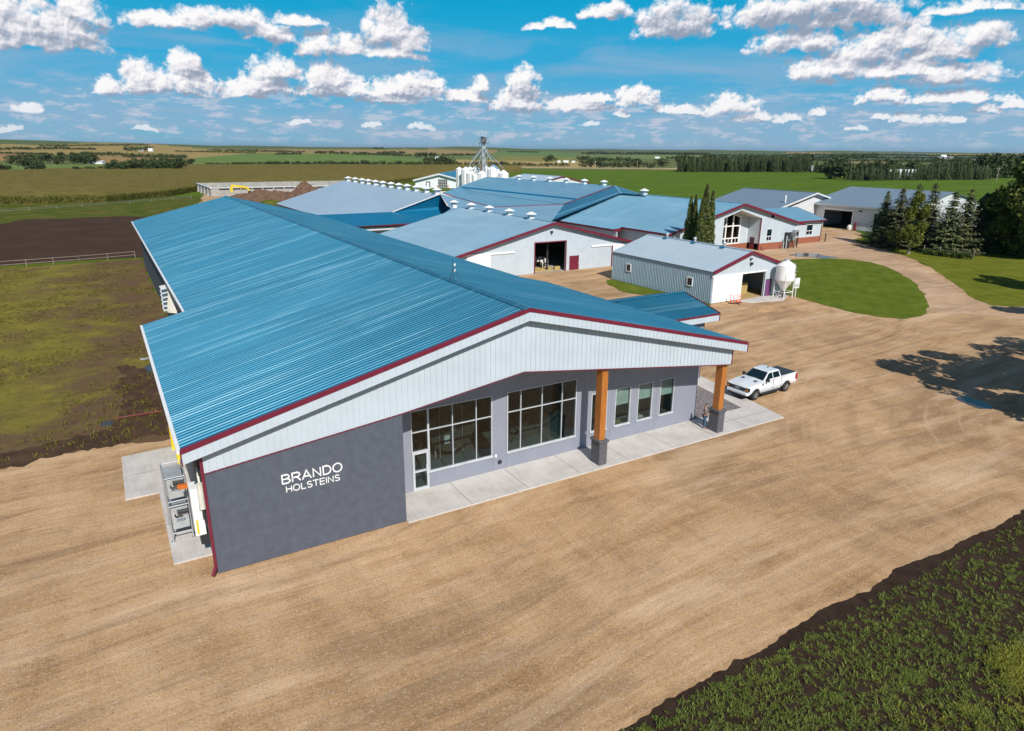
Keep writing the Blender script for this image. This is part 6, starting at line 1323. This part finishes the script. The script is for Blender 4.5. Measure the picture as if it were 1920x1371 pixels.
# ================================================================== TRUCK
def truck():
    T = thing('pickup_truck', (0,0,0), 'white crew cab pickup with black bed cover parked beyond the porch', 'pickup truck')
    FX, RX, WR, ZC = 2.0, -1.68, .415, .415
    def arch(cx_, r, n=9): return [(cx_+r*cos(t), ZC+r*sin(t)) for t in np.linspace(0, pi, n)]
    # side outline (x,z) from rear bottom, clockwise seen from left
    fr = arch(FX, .52)[::-1]; rr_ = arch(RX, .52)[::-1]
    low = [(-2.88,.52)]+[p for p in rr_ if p[1] > .5]+[(-1.0,.42),(1.35,.42)]+[p for p in fr if p[1] > .5]+[(2.72,.42),(2.92,.5)]
    top = [(2.94,.85),(2.9,1.08),(2.8,1.18),(2.0,1.28),(1.15,1.34),(-1.0,1.36),(-1.02,1.38),(-2.9,1.40),(-2.95,1.3),(-2.93,.7)]
    out = low+top; n_ = len(out)
    def half(z): # body half width by height
        return .86+.14*min(1, max(0, (z-.35)/.35)) if z < .75 else 1.0-.06*max(0, (z-1.0)/.4)
    bm = bmesh.new(); L_ = []; R2 = []
    for x, z in out:
        hw = half(z)*1.0*(1-.05*max(0, (abs(x)-2.6)/.35)); L_.append(bm.verts.new((x, hw, z))); R2.append(bm.verts.new((x, -hw, z)))
    mid = [bm.verts.new((x, 0, z+(.05 if (z > 1.15 and x > 1.0) else 0))) for x, z in out]
    for i in range(n_): j = (i+1) % n_; bm.faces.new((L_[i], L_[j], mid[j], mid[i])); bm.faces.new((mid[i], mid[j], R2[j], R2[i]))
    for S, flip in ((L_, 1), (R2, 0)):
        tri = tessellate_polygon([[v.co for v in S]])
        for t in tri:
            try: bm.faces.new([S[k] for k in t])
            except Exception: pass
    bmesh.ops.recalc_face_normals(bm, faces=bm.faces); me = bpy.data.meshes.new('body'); bm.to_mesh(me); bm.free(); me.materials.append(MAT['truck_paint']); o = bpy.data.objects.new('body', me); COL.objects.link(o); o.parent = T
    bv = o.modifiers.new('b', 'BEVEL'); bv.width = .035; bv.segments = 2; bv.angle_limit = radians(35)
    # cab
    m = MB(); b0, b1, t0, t1 = 1.12, -1.02, .32, -.86; zb, zt = 1.33, 1.93; yb, yt = .93, .72
    m.add([(b0,-yb,zb),(b0,yb,zb),(b1,yb,zb),(b1,-yb,zb),(t0,-yt,zt-.03),(t0,yt,zt-.03),(t1,yt,zt-.02),(t1,-yt,zt-.02),((t0+t1)/2,-yt,zt),((t0+t1)/2,yt,zt)],
          [(0,1,5,4),(2,3,7,6),(1,2,6,9,5),(3,0,4,8,7),(4,5,9,8),(8,9,6,7)])
    m.build('cab', 'truck_paint', T, local=True, bevel=.05)
    def onside(s, x, z): # point on cab side
        k = (z-zb)/(zt-.03-zb); y = yb+(yt-yb)*k+.012; return (x, s*y, z)
    for s, nm in ((1,'left'),(-1,'right')):
        for pts in ([(.92,1.40),(.03,1.40),(.03,1.82),(.40,1.82)], [(-.05,1.40),(-.82,1.40),(-.74,1.82),(-.05,1.82)]):
            m = MB(); P_ = [Vector(onside(s, x, z)) for x, z in pts]; P_ = P_ if s > 0 else P_[::-1]; m.prism(P_, (0, .004*s, 0)); m.build('side_window', 'car_glass', T, local=True)
    m = MB(); k0, k1 = .07, .9
    def ws(y, k, x0=b0, x1=t0): return Vector((x0+(x1-x0)*k+.018, y*(yb+(yt-yb)*k)/1.0, zb+(zt-.03-zb)*k+.014))
    m.prism([ws(-.92,k0), ws(.92,k0), ws(.9,k1), ws(-.9,k1)], (.003,0,.004)); m.build('windscreen', 'car_glass', T, local=True)
    m = MB(); m.box(-2.88,-.86,1.392,-1.06,.86,1.425); m.build('bed_cover', 'dark_metal', T, local=True, bevel=.01)
    # grille, lamps, bumper
    m = MB(); m.box(2.90,-.72,.82,2.975,.72,1.06); g_ = m.build('grille', 'dark_metal', T, local=True, bevel=.02); m = MB(); m.box(2.976,-.3,.92,2.985,.3,.96); m.build('grille_bar', 'steel', g_, local=True)
    m = MB(); m.lathe((0,0,0),[(0,0),(.12,0),(.12,.012),(0,.012)],16); e_ = m.build('badge', 'steel', g_, local=True); e_.location = (2.985,0,.95); e_.rotation_euler = (0,pi/2,0); e_.scale = (.5,1,1)
    for s in (1,-1):
        m = MB(); m.box(2.72,s*.74-.15*(s < 0)*0-(.0 if s > 0 else .26),.80,2.955,s*.74+(.26 if s > 0 else 0),1.08); hl = m.build('headlight', 'car_glass', T, local=True, bevel=.02); m = MB(); m.box(2.956,min(s*.76,s*.95),.86,2.965,max(s*.76,s*.95),.98); m.build('lens', 'amber', hl, local=True)
        m = MB(); m.box(-2.97,min(s*.78,s*1.0),.85,-2.78,max(s*.78,s*1.0),1.28); m.build('tail_light', 'lamp_red', T, local=True, bevel=.02)
        m = MB(); m.box(.78,min(s*.98,s*1.22),1.28,.96,max(s*.98,s*1.22),1.52); m.box(.84,min(s*.9,s*1.0),1.32,.90,max(s*.9,s*1.0),1.38); m.build('mirror', 'dark_metal', T, local=True, bevel=.03)
        m = MB(); m.box(-1.0,min(s*.86,s*1.04),.30,1.35,max(s*.86,s*1.04),.39); m.build('running_board', 'black_rubber', T, local=True)
        m = MB(); m.box(1.5,min(s*.45,s*.68),1.345,1.8,max(s*.45,s*.68),1.36); m.build('hood_vent', 'dark_metal', T, local=True)
        m = MB(); m.box(1.20,min(s*1.0,s*1.008),1.02,1.28,max(s*1.0,s*1.008),1.22); m.build('fender_vent', 'dark_metal', T, local=True)
        for x in (.0,-1.0): m = MB(); m.box(x-.008,min(s*.985,s*1.004),.55,x+.008,max(s*.985,s*1.004),1.36); m.build('door_gap', 'dark_metal', T, local=True)
        for x in (.14,-.86): m = MB(); m.box(x,min(s*.99,s*1.03),1.12,x+.2,max(s*.99,s*1.03),1.16); m.build('door_handle', 'truck_paint', T, local=True)
        for x in (FX, RX):
            m = MB(); y0 = s*.74; y1 = s*1.0; c0 = Vector((x,y0,ZC)); c1 = Vector((x,y1,ZC))
            pr = []
            m.cyl((x,y0,ZC),(x,y1,ZC),WR,WR,28); wh = m.build('wheel', 'black_rubber', T, local=True, bevel=.05)
            m = MB(); m.cyl((x,y1-s*.01,ZC),(x,y1+s*.012,ZC),.25,.24,24); rim = m.build('rim', 'wheel_alloy', wh, local=True)
            m = MB()
            for k in range(6): a = k*pi/3; m.beam((x+.05*cos(a),y1+s*.02,ZC+.05*sin(a)),(x+.23*cos(a),y1+s*.02,ZC+.23*sin(a)),.025,.05,(0,1,0))
            m.build('spoke', 'steel', wh, local=True)
        
    m = MB(); m.box(2.80,-.93,.50,3.02,.93,.72); m.build('bumper', 'truck_paint', T, local=True, bevel=.05); m = MB(); m.box(2.7,-.8,.36,3.0,.8,.5); m.build('lower_grille', 'black_rubber', T, local=True, bevel=.03); m = MB(); m.box(-3.02,-.9,.52,-2.9,.9,.7); m.build('rear_bumper', 'steel', T, local=True, bevel=.03)
    m = MB(); m.box(-2.6,-.72,.3,2.6,.72,.55); m.build('chassis', 'black_rubber', T, local=True)
    m = MB(); m.box(-.55,-.03,1.93,-.4,.03,1.99); m.build('roof_fin', 'dark_metal', T, local=True)
    return T
TR = truck(); TR.location = (40.2, 4.28, -.03); TR.rotation_euler = (0, 0, pi+radians(2.6))
# ================================================================== FIGURES
def skinned(name, verts, edges, radii, mat, parent=None, root=0, sub=2, smooth=True):
    me = bpy.data.meshes.new(name); me.from_pydata(verts, edges, []); o = bpy.data.objects.new(name, me); COL.objects.link(o)
    sk = o.modifiers.new('skin', 'SKIN'); sk.use_smooth_shade = True
    for i, r in enumerate(radii): 
        v = me.skin_vertices[0].data[i]; v.radius = (r, r) if not isinstance(r, tuple) else r; v.use_root = (i == root)
    sb = o.modifiers.new('sub', 'SUBSURF'); sb.levels = sub; sb.render_levels = sub
    dg = bpy.context.evaluated_depsgraph_get(); m2 = bpy.data.meshes.new_from_object(o.evaluated_get(dg)); bpy.data.objects.remove(o); bpy.data.meshes.remove(me)
    m2.name = name; m2.materials.clear(); m2.materials.append(MAT[mat])
    for q in m2.polygons: q.use_smooth = True
    o = bpy.data.objects.new(name, m2); COL.objects.link(o)
    if parent: o.parent = parent
    return o
def person():
    # facing +x, standing, forearms raised in front as if holding something
    V = [(0,0,.96),(0,0,1.15),(0,0,1.34),(.0,0,1.46),(.02,0,1.53),(.03,0,1.60),(.035,0,1.68),(.03,0,1.745)]
    Rr = [(.155,.115),(.14,.105),(.165,.11),(.08,.07),(.055,.055),(.075,.085),(.078,.092),(.05,.06)]
    Ed = [(i,i+1) for i in range(7)]
    def chain(start, pts):
        k = start
        for p, r in pts: V.append(p); Rr.append(r); Ed.append((k, len(V)-1)); k = len(V)-1
        return k
    for s in (1,-1):
        chain(0, [((.0,s*.10,.88),.098),((.02,s*.11,.50),.062),((-.01,s*.115,.28),.058),((-.02,s*.12,.09),.042),((.09,s*.13,.035),.04),((.17,s*.135,.03),.03)])
        w_ = chain(2, [((0,s*.18,1.38),.062),((.03,s*.25,1.12),.048),((.22,s*.16,1.10),.036),((.27,s*.13,1.13),.026)])
        pc = chain(w_, [((.33,s*.11,1.15),(.034,.018))])
        for k in range(4): l = (.06,.07,.065,.05)[k]; o = (k-1.5)*.018; chain(pc, [((.355,s*.11+o,1.15),.008),((.355+l*.6,s*.11+o,1.14),.008),((.355+l,s*.11+o,1.115),.006)])
        chain(w_, [((.30,s*.085,1.15),.010),((.335,s*.07,1.155),.009)])
    T = thing('person', (0,0,0), 'person in grey shirt and blue jeans standing behind the right porch post', 'person')
    b_ = skinned('body', V, Ed, Rr, 'skin', T)
    def cloth(name, pick, mat, grow):
        vs, es, rs, mp = [], [], [], {}
        for i in pick: mp[i] = len(vs); vs.append(V[i]); r = Rr[i]; rs.append(tuple(q+grow for q in r) if isinstance(r, tuple) else r+grow)
        for a, c in Ed:
            if a in mp and c in mp: es.append((mp[a], mp[c]))
        return skinned(name, vs, es, rs, mat, T)
    # indices: leg chain left 8-13, arm 14..17, palm 18, ...
    nleg = 6
    l0 = 8; a0 = l0+6; per = 4+1+12+2; r_l = l0+6+per; ra0 = r_l+6
    cloth('trousers', [0,l0,l0+1,l0+2,l0+3,r_l,r_l+1,r_l+2,r_l+3], 'denim', .014); cloth('shirt', [1,2,3,a0,a0+1,ra0,ra0+1], 'grey_cloth', .016)
    for s in (0,1): k = (l0 if s == 0 else r_l); cloth('shoe', [k+4,k+5], 'dark_hair', .014)
    skinned('hair', [(.0,0,1.66),(.01,0,1.75),(.03,0,1.775)], [(0,1),(1,2)], [(.08,.075),(.078,.088),(.05,.06)], 'dark_hair', T)
    m = MB(); 
    for s in (1,-1): m.lathe((.112,s*.032,1.675), [(.001,-.008),(.010,0),(.001,.008)], 8)
    m.box(.10,-.026,1.612,.118,.026,1.620); m.build('eyes', 'dark_hair', T, local=True); m = MB(); m.add([(.105,-.014,1.635),(.105,.014,1.635),(.135,0,1.64),(.108,0,1.685)], [(0,1,2),(1,3,2),(3,0,2)]); m.lathe((.03,.088,1.655),[(.001,-.03),(.016,0),(.001,.03)],8); m.lathe((.03,-.088,1.655),[(.001,-.03),(.016,0),(.001,.03)],8); m.build('nose', 'skin', T, local=True)
    return T
PE = person(); q = at(1331, 803); PE.location = (30.74, 1.12, .04); PE.rotation_euler = (0, 0, radians(-35))
def cow(label):
    V = [(-.75,0,1.25),(-.3,0,1.22),(.2,0,1.2),(.6,0,1.25),(.95,0,1.35),(1.2,0,1.5),(1.4,0,1.45),(1.62,0,1.28),(1.74,0,1.2)]
    Rr = [(.26,.24),(.34,.38),(.36,.42),(.28,.36),(.17,.24),(.13,.17),(.12,.13),(.08,.09),(.07,.07)]
    Ed = [(i,i+1) for i in range(8)]
    def chain(k, pts):
        for p, r in pts: V.append(p); Rr.append(r); Ed.append((k, len(V)-1)); k = len(V)-1
    for s in (1,-1):
        chain(0, [((-.72,s*.20,1.0),.15),((-.58,s*.22,.78),.09),((-.82,s*.22,.5),.05),((-.78,s*.22,.1),.045),((-.72,s*.22,.03),.06)])
        chain(3, [((.6,s*.2,.95),.12),((.62,s*.2,.7),.075),((.62,s*.2,.45),.055),((.6,s*.2,.12),.04),((.64,s*.2,.03),.06)])
        chain(6, [((1.36,s*.12,1.55),.03),((1.33,s*.26,1.55),.035)])
    chain(0, [((-.98,0,1.3),.03),((-1.05,0,.9),.02),((-1.04,0,.6),.035)]); chain(1, [((-.4,0,.85),.13),((-.38,0,.74),.06)])
    T = thing('cow', (0,0,0), label, 'cow', 'black and white cows in the doorway'); skinned('body', V, Ed, Rr, 'cow_hide', T); m = MB(); [m.lathe((1.5,s*.11,1.42), [(.001,-.02),(.02,0),(.001,.02)], 6) for s in (1,-1)]; m.build('eyes', 'dark_hair', T, local=True); return T
CW = cow('black and white cow feeding nearest the middle of the barn doorway'); CW.location = (56.6,60.2,0); CW.rotation_euler = (0,0,radians(200))
copytree(CW, (57.3,62.4,0), radians(150), 'black and white cow behind at the right of the barn doorway'); copytree(CW, (54.6,61.8,0), radians(80), 'black and white cow deeper inside at the left of the barn doorway')
m = MB(); m.box(57.0,57.7,0,58.0,58.2,.6); props(m.build('hay_bale', 'straw', bevel=.06), 'small straw bale at the right of the cow barn doorway', 'bale')

# ================================================================== HAZE
m = MB(); m.box(-16000,-3000,-60,23000,23500,70); hz = m.build('haze', 'puddle'); hz['kind'] = 'stuff'; hz['label'] = 'thin blue summer haze over the far fields'; hz['category'] = 'haze'
hm = bpy.data.materials.new('haze'); hm.use_nodes = True; hm.node_tree.nodes.clear(); n = N(hm.node_tree); pv = n.n('ShaderNodeVolumePrincipled'); pv.inputs['Density'].default_value = 3e-5; pv.inputs['Color'].default_value = (.55, .72, .9, 1); pv.inputs['Anisotropy'].default_value = .2
o_ = n.n('ShaderNodeOutputMaterial'); n.l(pv.outputs[0], o_.inputs['Volume']); hz.data.materials.clear(); hz.data.materials.append(hm)
